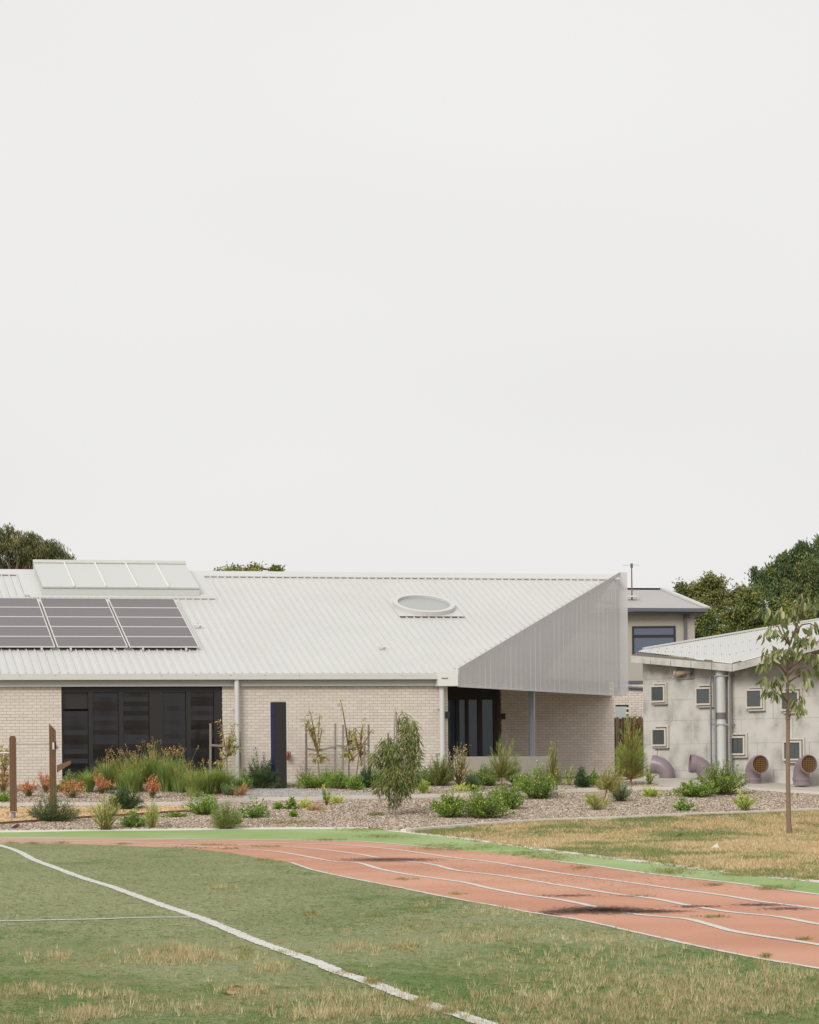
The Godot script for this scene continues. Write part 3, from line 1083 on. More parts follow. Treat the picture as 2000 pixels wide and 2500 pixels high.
func solar_panels() -> void:
	var up := Vector3(0, WR - WE, HR - HE).normalized()
	var bas := Basis(Vector3.RIGHT, up, Vector3.RIGHT.cross(up))
	var cols := [[fa(0, 0).x, 0.0, "in the column cut by the picture edge"], [0.0, 0.0, "in the middle column"], [0.0, 0.0, "in the end column beside bare roof"]]
	var l2 := on_roof(139, 1577, 0.14)
	var r2 := on_roof(312, 1577, 0.14)
	var l3 := on_roof(317, 1577, 0.14)
	var r3 := on_roof(485, 1577, 0.14)
	var wide: float = r2.x - l2.x
	cols[1] = [l2.x, r2.x, "in the middle column"]
	cols[2] = [l3.x, r3.x, "in the end column beside bare roof"]
	cols[0] = [l2.x - 0.05 - wide, l2.x - 0.05, "in the column left of the middle one"]
	cols[0][2] = "in the far column"
	var w_lo := -l2.z
	var w_hi := -on_roof(180, 1459, 0.14).z
	var names := ["lowest row", "second row from bottom", "third row", "fourth row from bottom", "top row"]
	var mesh_frame := MB.new()
	var step := (w_hi - w_lo) / 5.0
	var sl := step / bas.z.z if false else step * sqrt(1.0 + pow((HR - HE) / (WR - WE), 2))
	var hw := wide * 0.5 - 0.005
	var hd := sl * 0.5 - 0.006
	mesh_frame.span(Vector3(-hw, -0.035, -hd), Vector3(hw, 0.0, -hd + 0.028))
	mesh_frame.span(Vector3(-hw, -0.035, hd - 0.028), Vector3(hw, 0.0, hd))
	mesh_frame.span(Vector3(-hw, -0.035, -hd + 0.028), Vector3(-hw + 0.03, 0.0, hd - 0.028))
	mesh_frame.span(Vector3(hw - 0.03, -0.035, -hd + 0.028), Vector3(hw, 0.0, hd - 0.028))
	var frame_m := mesh_frame.mesh()
	var cell := MB.new()
	cell.span(Vector3(-hw + 0.03, -0.02, -hd + 0.028), Vector3(hw - 0.03, -0.006, hd - 0.028))
	var cell_m := cell.mesh()
	var rail := MB.new()
	for x in [-hw * 0.62, hw * 0.62]:
		rail.span(Vector3(x - 0.025, -0.11, -hd), Vector3(x + 0.025, -0.036, hd + 0.09))
	var rail_m := rail.mesh()
	for c in cols:
		for r in 5:
			var w := w_lo + step * (r + 0.5)
			var at := Vector3((c[0] + c[1]) * 0.5, roof_h(w), -w) + up * 0.13
			var o := thing("solar_panel", "grey solar panel %s, %s" % [c[2], names[r]], "solar panel", Bt * Transform3D(bas, at), "solar panels on the white roof")
			part_mesh("frame", frame_m, M.alu, o)
			part_mesh("cell_sheet", cell_m, M.cells, o)
			part_mesh("mounting_rail", rail_m, M.alu, o)

# ---------------------------------------------------------------- things about the school
func pylon() -> void:
	var g := G(682, 1926)
	var o := thing("sign_pylon", "tall blank dark pylon with a blue edge standing before the brick wall", "pylon", Transform3D(Basis(Vector3.UP, 0.42), g))
	var mb := MB.new()
	var s := -g.z / F
	var h := 212.0 * s
	mb.span(Vector3(-0.17, -0.1, -0.16), Vector3(0.17, h, 0.155))
	part("dark_body", mb, mk(rgb(40, 36, 34), 0.35), o)
	mb = MB.new()
	mb.span(Vector3(-0.18, -0.1, -0.16), Vector3(-0.172, h + 0.002, 0.157))
	part("blue_edge", mb, mk(rgb(32, 34, 76), 0.4), o)

func hose_reel() -> void:
	var at := Bt * fa(703, 1845, -0.16)
	var o := thing("hose_reel", "small red hose reel on the pale brick wall by the pylon", "hose reel", Transform3D(Basis(Vector3.UP, TH + 0.9).scaled(Vector3.ONE * 0.58), at))
	var red := mk(rgb(176, 62, 44), 0.5)
	for z in [-0.07, 0.07]:
		var mb := MB.new()
		var p := []
		var r := []
		for k in 21:
			p.append(Vector3(cos(TAU * k / 20) * 0.2, sin(TAU * k / 20) * 0.2, z))
			r.append(0.022)
		mb.tube(p, r, 8, false)
		for k in 3:
			var d := Vector3(cos(k * PI / 3), sin(k * PI / 3), 0) * 0.2
			mb.bar(Vector3(0, 0, z) - d, Vector3(0, 0, z) + d, 0.02, 0.012)
		part("wheel", mb, red, o)
	var mb := MB.new()
	mb.tube([Vector3(0, 0, -0.06), Vector3(0, 0, 0.06)], [0.13, 0.13], 16)
	part("hose_drum", mb, mk(rgb(150, 140, 132), 0.7), o)
	mb = MB.new()
	mb.box(Vector3(-0.12, 0, -0.12), Vector3(0.2, 0.05, 0.05))
	part("wall_bracket", mb, red, o)

func exercise_frame() -> void:
	var g1 := G(33, 1999)
	var g2 := G(130, 1972)
	g2 = g1 + (V(130, 1966, -g1.z + 0.4) - g1)
	var o := thing("exercise_frame", "brown grooved timber posts joined by thin metal bars over softfall", "exercise frame", Transform3D(Basis(), g1))
	var s := -g1.z / F
	var d2 := V(130, 1966, -g1.z + 0.6) - g1
	d2.y = gh((g1 + d2).x, (g1 + d2).z) - g1.y - 0.05
	for k in 2:
		var base := Vector3.ZERO if k == 0 else d2
		var wide := 16.0 * s
		var lowp := V(33, 1982, -g1.z).y - g1.y if k == 0 else d2.y
		var y1 := V(33, 1797, -g1.z).y - g1.y if k == 0 else V(130, 1783, -g1.z).y - g1.y
		var post := Node3D.new()
		post.name = "post"
		o.add_child(post, true)
		post.position = Vector3(base.x, 0, base.z)
		for m in 4:      # four staves with grooves between
			var x := (m - 1.5) * wide / 4.0
			var mb := MB.new()
			var tl := y1
			var tr := y1
			if k == 1:   # cut on the slant
				tl = y1 + (17.0 * s) * (1.0 - m / 4.0)
				tr = y1 + (17.0 * s) * (1.0 - (m + 1) / 4.0)
			else:
				tl = y1 - (0.05 if m == 0 else 0.0)
				tr = y1 - (0.05 if m == 3 else 0.0)
			var hw := wide / 8.0 - 0.004
			var zf := wide * (0.5 if m == 1 or m == 2 else 0.42)
			var c := [Vector3(x - hw, lowp, zf), Vector3(x + hw, lowp, zf), Vector3(x + hw, tr, zf), Vector3(x - hw, tl, zf)]
			var bk := Vector3(0, 0, -2.0 * zf)
			mb.quad_o(c[0], c[1], c[2], c[3], Vector3.BACK)
			mb.quad_o(c[0] + bk, c[1] + bk, c[2] + bk, c[3] + bk, Vector3.FORWARD)
			mb.quad_o(c[0], c[3], c[3] + bk, c[0] + bk, Vector3.LEFT)
			mb.quad_o(c[1], c[2], c[2] + bk, c[1] + bk, Vector3.RIGHT)
			mb.quad_o(c[2], c[3], c[3] + bk, c[2] + bk, Vector3.UP)
			mb.quad_o(c[0], c[1], c[1] + bk, c[0] + bk, Vector3.DOWN)
			part("stave", mb, M.timber, post)
		var core := MB.new()
		core.span(Vector3(-wide * 0.44, lowp + 0.01, -wide * 0.34), Vector3(wide * 0.44, y1 - 0.06, wide * 0.34))
		part("core", core, mk(rgb(58, 40, 30), 0.9), post)
	var mb := MB.new()
	mb.tube([Vector3(0, -0.1, 0), Vector3(0, V(33, 1983, -g1.z).y - g1.y, 0)], [0.055, 0.055], 12)
	mb.span(Vector3(-0.085, V(33, 1983, -g1.z).y - g1.y, -0.085), Vector3(0.085, V(33, 1980.5, -g1.z).y - g1.y, 0.085))
	part("metal_foot", mb, M.galv, o)
	mb = MB.new()
	var yb := V(80, 1815, -g1.z).y - g1.y
	mb.tube([Vector3(0.06, yb, 0), Vector3(d2.x - 0.06, yb, d2.z)], [0.02, 0.02], 10)
	part("chin_bar", mb, M.alu, o)
	mb = MB.new()
	yb = V(10, 1838, -g1.z).y - g1.y
	mb.tube([Vector3(-0.06, yb, 0), Vector3(-1.5, yb, -0.1)], [0.02, 0.02], 10)
	part("chin_bar", mb, M.alu, o)
	# pegs with metal plates on the slanted post
	var at := V(137, 1818, -g1.z + 0.4) - g1
	mb = MB.new()
	mb.box(Vector3(at.x - 0.03, at.y - 0.03, d2.z + 0.095), Vector3(0.15, 0.17, 0.012))
	part("bracket_plate", mb, M.alu, o)
	mb = MB.new()
	mb.bar(Vector3(at.x - 0.03, at.y - 0.08, d2.z + 0.10), Vector3(at.x - 0.0, at.y + 0.10, d2.z + 0.34), 0.05, 0.07)
	part("foot_peg", mb, M.timber, o)
	var q0 := V(140, 1875, -g1.z + 0.4) - g1
	var q1 := V(173, 1861, -g1.z + 0.4) - g1
	mb = MB.new()
	for sgn in [1.0]:
		var lo0 := q0 + Vector3(0, -0.10, 0)
		var hi0 := q0 + Vector3(0, 0.07, 0)
		var lo1 := q1 + Vector3(0, -0.045, 0)
		var hi1 := q1 + Vector3(0, 0.045, 0)
		var z := Vector3(0, 0, 0.05)
		mb.quad_o(lo0 + z, hi0 + z, hi1 + z, lo1 + z, Vector3.BACK)
		mb.quad_o(lo0 - z, hi0 - z, hi1 - z, lo1 - z, Vector3.FORWARD)
		mb.quad_o(hi0 + z, hi1 + z, hi1 - z, hi0 - z, Vector3.UP)
		mb.quad_o(lo0 + z, lo1 + z, lo1 - z, lo0 - z, Vector3.DOWN)
		mb.quad_o(lo1 + z, hi1 + z, hi1 - z, lo1 - z, Vector3.RIGHT)
	part("foot_peg", mb, M.timber, o)
	mb = MB.new()
	mb.box(q0 + Vector3(-0.01, -0.015, 0), Vector3(0.014, 0.2, 0.14))
	part("bracket_plate", mb, M.alu, o)

# ---------------------------------------------------------------- shed at the right
var St := Transform3D()
func sw(px: float, py: float, off := 0.0) -> Vector3:   # on the shed wall, in the shed's axes
	var inv := St.affine_inverse()
	var o := inv * Vector3(0, EYE, 0)
	var d := inv.basis * ray(px, py)
	return o + d * ((off - o.z) / d.z)

func shed() -> void:
	var L := V(1572, 1900, 81.0)
	var R := V(2000, 1900, 77.2)
	var dx := Vector3(R.x - L.x, 0, R.z - L.z).normalized()
	St = Transform3D(Basis(dx, Vector3.UP, dx.cross(Vector3.UP)), Vector3(L.x, 0, L.z))
	var o := thing("grey_shed", "weathered grey cement sheet shed with small square windows and corrugated roof", "shed", St)
	var base := FLOOR - 0.35
	var xR: float = sw(2060, 1800).x
	# eave heights along the wall
	var eA := sw(1572, 1612)
	var eC := sw(1770, 1640)
	var eD := sw(2060, 1580)
	var top := func(x: float) -> float:
		return lerpf(eA.y, eC.y, clampf(x / eC.x, 0, 1)) if x < eC.x else lerpf(eC.y, eD.y, (x - eC.x) / (eD.x - eC.x))
	var mb := MB.new()
	for seg in [[0.0, eC.x], [eC.x, xR]]:
		var a: float = seg[0]
		var c: float = seg[1]
		mb.quad_o(Vector3(a, base, -0.02), Vector3(c, base, -0.02), Vector3(c, top.call(c), -0.02), Vector3(a, top.call(a), -0.02), Vector3.BACK)
		mb.quad_o(Vector3(a, base, -0.12), Vector3(c, base, -0.12), Vector3(c, top.call(c), -0.12), Vector3(a, top.call(a), -0.12), Vector3.FORWARD)
	mb.quad_o(Vector3(0, base, -0.02), Vector3(0, top.call(0.0), -0.02), Vector3(0, top.call(0.0), -5.5), Vector3(0, base, -5.5), Vector3.LEFT)
	var wall := part("wall", mb, M.joint, o)
	# cement sheets, each a board
	var ys := [base, 1.42, 2.22, 2.93, 3.56, 4.20, 5.8]
	for r in ys.size() - 1:
		var x := -0.7 - 0.55 * (r % 3)
		while x < xR:
			var a := maxf(x + 0.003, 0.0)
			var c := minf(x + 1.75, xR)
			x += 1.756
			if c - a < 0.06: continue
			var cuts := [a, c]
			if a < eC.x and c > eC.x: cuts = [a, eC.x, c]
			mb = MB.new()
			var z := rng.randf_range(-0.004, 0.002)
			for k in cuts.size() - 1:
				var p: float = cuts[k]
				var q: float = cuts[k + 1]
				var lo: float = ys[r] + 0.002
				var t0 := minf(ys[r + 1] - 0.003, top.call(p))
				var t1 := minf(ys[r + 1] - 0.003, top.call(q))
				if t0 <= lo and t1 <= lo: continue
				t0 = maxf(t0, lo + 0.001); t1 = maxf(t1, lo + 0.001)
				mb.quad_o(Vector3(p, lo, z), Vector3(q, lo, z), Vector3(q, t1, z), Vector3(p, t0, z), Vector3.BACK)
				mb.quad_o(Vector3(p, lo, z), Vector3(q, lo, z), Vector3(q, lo, -0.018), Vector3(p, lo, -0.018), Vector3.DOWN)
				mb.quad_o(Vector3(p, t0, z), Vector3(q, t1, z), Vector3(q, t1, -0.018), Vector3(p, t0, -0.018), Vector3.UP)
			mb.quad_o(Vector3(a, ys[r], z), Vector3(a, minf(ys[r + 1], top.call(a)), z), Vector3(a, minf(ys[r + 1], top.call(a)), -0.018), Vector3(a, ys[r], -0.018), Vector3.LEFT)
			if mb.v.size() > 6:
				part("cement_sheet", mb, M.sheet, wall)
	# windows: outer frame box, proud sash, pane
	var zw := func(x: float, y: float, off := 0.0) -> Vector3: return sw(1500.0 + x / 3.45, 1600.0 + y / 3.45, off)
	var wins := [[305, 232, 440, 410, 310, 268, 410, 380], [685, 245, 835, 435, 690, 285, 800, 403], [317, 592, 455, 780, 320, 630, 420, 750], [970, 655, 1118, 860, 980, 697, 1083, 825], [1108, 265, 1265, 465, 1115, 300, 1230, 430], [1405, 275, 1580, 485, 1408, 315, 1540, 450], [1425, 697, 1600, 905, 1428, 735, 1560, 870]]
	for w in wins:
		var win := Node3D.new()
		win.name = "window"
		o.add_child(win, true)
		var fo := 0.07
		var a: Vector3 = zw.call(w[0] + 18, w[1], fo)
		var c: Vector3 = zw.call(w[2], w[3], fo)
		var t := 0.05
		mb = MB.new()
		mb.span(Vector3(a.x, c.y, -0.01), Vector3(a.x + t, a.y, fo))
		mb.span(Vector3(c.x - t, c.y, -0.01), Vector3(c.x, a.y, fo))
		mb.span(Vector3(a.x + t, a.y - t, -0.01), Vector3(c.x - t, a.y, fo))
		mb.span(Vector3(a.x + t, c.y, -0.01), Vector3(c.x - t, c.y + t, fo))
		part("frame", mb, M.cream, win)
		mb = MB.new()
		mb.span(Vector3(a.x - 0.01, c.y - 0.02, 0.002), Vector3(c.x + 0.01, c.y - 0.001, fo + 0.015))
		part("sill", mb, M.joint, win)
		var so := 0.13
		var g0: Vector3 = zw.call(w[4], w[5], so)
		var g1: Vector3 = zw.call(w[6], w[7], so)
		var b := 0.052
		mb = MB.new()
		mb.span(Vector3(g0.x - b, g1.y - b, 0.06), Vector3(g0.x, g0.y + b, so))
		mb.span(Vector3(g1.x, g1.y - b, 0.06), Vector3(g1.x + b, g0.y + b, so))
		mb.span(Vector3(g0.x, g0.y, 0.06), Vector3(g1.x, g0.y + b, so))
		mb.span(Vector3(g0.x, g1.y - b, 0.06), Vector3(g1.x, g1.y, so))
		part("sash", mb, M.cream, win)
		mb = MB.new()
		mb.span(Vector3(g0.x, g1.y, so - 0.05), Vector3(g1.x, g0.y, so - 0.04))
		part("pane", mb, mk(rgb(78, 84, 82), 0.08), win)
	# fascia boards and corrugated roof
	var fA := sw(1540, 1600, 0.5)
	var fC := sw(1788, 1622, 0.62)
	var fD := sw(2060, 1552, 1.9)
	var fh := Vector3(0, -0.21, 0)
	for q in [[fA, fC], [fC, fD]]:
		mb = MB.new()
		var cnt := 5 if q[0] == fA else 4
		for k in cnt:
			var u0: Vector3 = q[0].lerp(q[1], k / float(cnt) + 0.002)
			var u1: Vector3 = q[0].lerp(q[1], (k + 1) / float(cnt) - 0.002)
			var fb := MB.new()
			fb.quad_o(u0, u1, u1 + fh, u0 + fh, Vector3.BACK)
			fb.quad_o(u0, u1, u1 + Vector3(0, 0, -0.04), u0 + Vector3(0, 0, -0.04), Vector3.UP)
			fb.quad_o(u0 + fh, u1 + fh, u1 + fh + Vector3(0, 0, -0.04), u0 + fh + Vector3(0, 0, -0.04), Vector3.DOWN)
			part("fascia_board", fb, M.sheet, o)
	# soffit
	mb = MB.new()
	var wA := Vector3(fA.x, fA.y - 0.12, -0.05)
	var wC := Vector3(fC.x, fC.y - 0.12, -0.05)
	var wD := Vector3(fD.x, fD.y - 0.12, -0.05)
	var sf := Vector3(0, -0.15, 0)
	mb.quad_o(fA + sf, fC + sf, wC, wA, Vector3.DOWN)
	mb.quad_o(fC + sf, fD + sf, wD, wC, Vector3.DOWN)
	part("soffit", mb, M.joint, o)
	# roof surface: two planes falling to the corner at the pipe
	var up4 := Vector3(0, 0.05, 0)
	var rA := fA + up4 + Vector3(0.25, 0.06, 0)
	var rC := fC + up4 + Vector3(0, -0.0, -0.05)
	var rD := fD + up4 + Vector3(0, 0.03, 0)
	var bA := sw(1572, 1585, -0.4)
	var bE := sw(2060, 1503, -7.0)
	mb = MB.new()
	# corrugations run down the slope, from the back edge to the eaves
	var back := []
	var frontp := []
	var nn := 90
	for k in nn * 4 + 1:
		var f := k / float(nn * 4)
		var fr: Vector3
		if f < 0.42:
			fr = rA.lerp(rC, f / 0.42)
		else:
			fr = rC.lerp(rD, (f - 0.42) / 0.58)
		var wv := Vector3(0, 0.009 * sin(f * nn * TAU), 0)
		frontp.append(fr + wv)
		back.append(bA.lerp(bE, f) + wv)
	for k in nn * 4:
		mb.quad_o(frontp[k], frontp[k + 1], back[k + 1], back[k], Vector3.UP)
	part("corrugated_roof", mb, M.corrugated, o)
	mb = MB.new()
	var dn := Vector3(0, -0.03, 0)
	mb.quad_o(fA, fC, rC + dn, rA + dn, Vector3.BACK)
	mb.quad_o(fC, fD, rD + dn, rC + dn, Vector3.BACK)
	part("eave_closer", mb, M.joint, o)
	mb = MB.new()
	mb.bar(bA + Vector3(0, 0.03, 0), bE + Vector3(0, 0.03, 0), 0.16, 0.05)
	part("ridge_flashing", mb, M.corrugated, o)
	for k in 26:
		var f := 0.05 + 0.9 * k / 25.0
		var i := int(f * nn * 4)
		for t in [0.28, 0.62]:
			mb = MB.new()
			mb.box(frontp[i].lerp(back[i], t) + Vector3(0, 0.012, 0), Vector3(0.025, 0.01, 0.03))
			part("roof_screw", mb, M.slate, o)
	for q in [[1632, 1615, -0.1, 0.22], [1752, 1622, 0.3, 0.28]]:
		pass

	# tall pipe with its cage
	var pc: Vector3 = zw.call(898, 500, 0.3)
	var pt := Transform3D(St.basis, St * Vector3(pc.x, 0, 0.30))
	var po := thing("vent_pipe", "thick white vertical pipe on the shed wall with dark band and steel cage", "pipe", pt)
	var y_top: float = zw.call(898, 118, 0.3).y
	mb = MB.new()
	mb.tube([Vector3(0, FLOOR - 0.3, 0), Vector3(0, y_top, 0)], [0.148, 0.148], 24)
	part("pipe", mb, M.beam, po)
	mb = MB.new()
	mb.tube([Vector3(0, zw.call(898, 538, 0.3).y, 0), Vector3(0, zw.call(898, 482, 0.3).y, 0)], [0.156, 0.156], 24)
	part("band", mb, mk(rgb(112, 106, 106), 0.6), po)
	mb = MB.new()
	mb.tube([Vector3(0, zw.call(898, 575, 0.3).y, 0), Vector3(0, zw.call(898, 568, 0.3).y, 0)], [0.158, 0.158], 24)
	part("collar", mb, M.white, po)
	mb = MB.new()
	mb.tube([Vector3(0.21, FLOOR - 0.3, -0.16), Vector3(0.21, y_top, -0.16)], [0.05, 0.05], 12)
	part("small_pipe", mb, M.cream, po)
	for q in [[812, 0.3], [850, 0.5], [972, 0.3]]:
		var at: Vector3 = zw.call(q[0], 400, q[1])
		var yt: float = zw.call(q[0], 172, q[1]).y
		mb = MB.new()
		mb.span(Vector3(at.x - pc.x - 0.018, FLOOR - 0.3, q[1] - 0.3 - 0.018), Vector3(at.x - pc.x + 0.018, yt, q[1] - 0.3 + 0.018))
		part("cage_upright", mb, M.galv, po)
	for yy in [172.0, 582.0]:
		var a1: Vector3 = zw.call(812, yy, 0.3)
		var a2: Vector3 = zw.call(850, yy, 0.5)
		var a3: Vector3 = zw.call(972, yy, 0.3)
		var off := Vector3(pc.x, 0, 0.3)
		mb = MB.new()
		mb.bar(a1 - off, a2 - off, 0.03, 0.04)
		mb.bar(a2 - off, a3 - off, 0.03, 0.04)
		mb.bar(a1 - off, Vector3(a1.x, a1.y, 0.02) - off, 0.03, 0.04)
		mb.bar(a3 - off, Vector3(a3.x, a3.y, 0.02) - off, 0.03, 0.04)
		part("cage_rail", mb, M.galv, po)

	# horn loudspeaker in its wire cage
	var hc: Vector3 = zw.call(572, 142, 0.2)
	var so := thing("horn_loudspeaker", "cream horn loudspeaker in a wire cage under the shed eave", "loudspeaker", Transform3D(St.basis, St * Vector3(hc.x, hc.y, 0.0)))
	var k3 := 1.0 / 3.45 * 79.0 / F
	mb = MB.new()
	var hx := func(x: float, y: float, z: float) -> Vector3: return Vector3((x - 572) * k3 * 1.25, -(y - 142) * k3, z)
	for z in [0.04, 0.36]:
		for q in [[502, 90, 502, 198], [640, 90, 640, 198], [541, 90, 541, 198], [502, 90, 640, 90], [502, 198, 640, 198]]:
			mb.bar(hx.call(q[0], q[1], z), hx.call(q[2], q[3], z), 0.014, 0.014)
	for q in [[502, 90], [640, 90], [502, 198], [640, 198]]:
		mb.bar(hx.call(q[0], q[1], 0.0), hx.call(q[0], q[1], 0.36), 0.014, 0.014)
	part("wire_cage", mb, M.galv, so)
	mb = MB.new()
	mb.tube([hx.call(513, 150, 0.24), hx.call(517, 150, 0.23), hx.call(560, 145, 0.2), hx.call(600, 138, 0.18), hx.call(612, 136, 0.18)], [0.13, 0.122, 0.085, 0.05, 0.045], 18)
	part("horn", mb, mk(rgb(186, 174, 142), 0.6), so)
	mb = MB.new()
	mb.tube([hx.call(610, 137, 0.18), hx.call(636, 134, 0.17)], [0.07, 0.06], 14)
	part("driver", mb, M.steel, so)
	mb = MB.new()
	mb.span(hx.call(612, 175, 0.0), hx.call(622, 105, 0.16))
	part("wall_mount", mb, M.steel, so)

	# four purple pipe elbows on the apron
	var elbows := [
		[447, 1046, Vector3(-0.93, 0.1, -0.28), false, "dull purple pipe elbow turned away, nearest the timber fence"],
		[768, 1040, Vector3(-0.93, 0.1, 0.05), false, "dull purple pipe elbow turned away, half behind the big bush"],
		[1168, 1046, Vector3(0.36, 0.06, 0.92), true, "dull purple pipe elbow with yellow grille, beside the big bush"],
		[1575, 1046, Vector3(0.36, 0.06, 0.92), true, "dull purple pipe elbow with yellow grille, behind the thin tree trunk"]]
	for e in elbows:
		var at: Vector3 = St * zw.call(e[0], e[1], 0.6)
		var eo := thing("pipe_elbow", e[4], "pipe", Transform3D(Basis(), at), "purple pipe elbows along the shed")
		var d: Vector3 = e[2].normalized()
		var r := 0.262
		var yb := 0.17
		mb = MB.new()
		var path := [Vector3(0, -0.15, 0), Vector3(0, yb * 0.6, 0)]
		var rad := [r * 0.9, r * 0.9]
		for k in 5:
			var f := k / 4.0
			var ang := f * PI * 0.5
			var pnt := Vector3(0, yb * 0.6, 0) + d * (1.0 - cos(ang)) * 0.33 + Vector3.UP * sin(ang) * 0.31
			path.append(pnt + Vector3(0, 0.004, 0))
			rad.append(r * lerpf(0.9, 1.0, f))
		path.append(path[path.size() - 1] + d * 0.13)
		rad.append(r)
		mb.tube(path, rad, 26, false)
		var inner := []
		var ir := []
		for k in path.size():
			inner.append(path[k]); ir.append(rad[k] - 0.018)
		mb.tube(inner, ir, 26, false)
		part("bend", mb, M.pipe, eo)
		var end: Vector3 = path[path.size() - 1]
		mb = MB.new()
		mb.tube([end - d * 0.16, end - d * 0.12, end], [r + 0.002, r + 0.016, r + 0.014], 26, false)
		mb.tube([end - d * 0.03, end - d * 0.001], [r - 0.012, r - 0.012], 26, false)
		var ux := d.cross(Vector3.UP).normalized()
		var uy := ux.cross(d)
		for k in 26:
			var c0 := ux * cos(TAU * k / 26) + uy * sin(TAU * k / 26)
			var c1 := ux * cos(TAU * (k + 1) / 26) + uy * sin(TAU * (k + 1) / 26)
			mb.quad_o(end + c0 * (r + 0.014), end + c1 * (r + 0.014), end + c1 * (r - 0.012), end + c0 * (r - 0.012), d)
		part("socket", mb, M.pipe, eo)
		mb = MB.new()
		mb.tube([Vector3(0, -0.03, 0), Vector3(0, 0.06, 0)], [r * 0.9 + 0.02, r * 0.9 + 0.02], 26, false)
		part("foot_collar", mb, M.pipe, eo)
		if e[3]:
			var sx := d.cross(Vector3.UP).normalized()
			var sy := sx.cross(d)
			for k in range(-4, 5):
				var off := k * 0.055
				var half := sqrt(maxf(0.0, pow(r - 0.02, 2) - off * off))
				mb = MB.new()
				mb.bar(end - d * 0.05 + sx * off - sy * half, end - d * 0.05 + sx * off + sy * half, 0.011, 0.012, d)
				part("grille_bar", mb, M.yellow, eo)
				mb = MB.new()
				mb.bar(end - d * 0.052 + sy * off - sx * half, end - d * 0.052 + sy * off + sx * half, 0.011, 0.012, d)
				part("grille_bar", mb, M.yellow, eo)

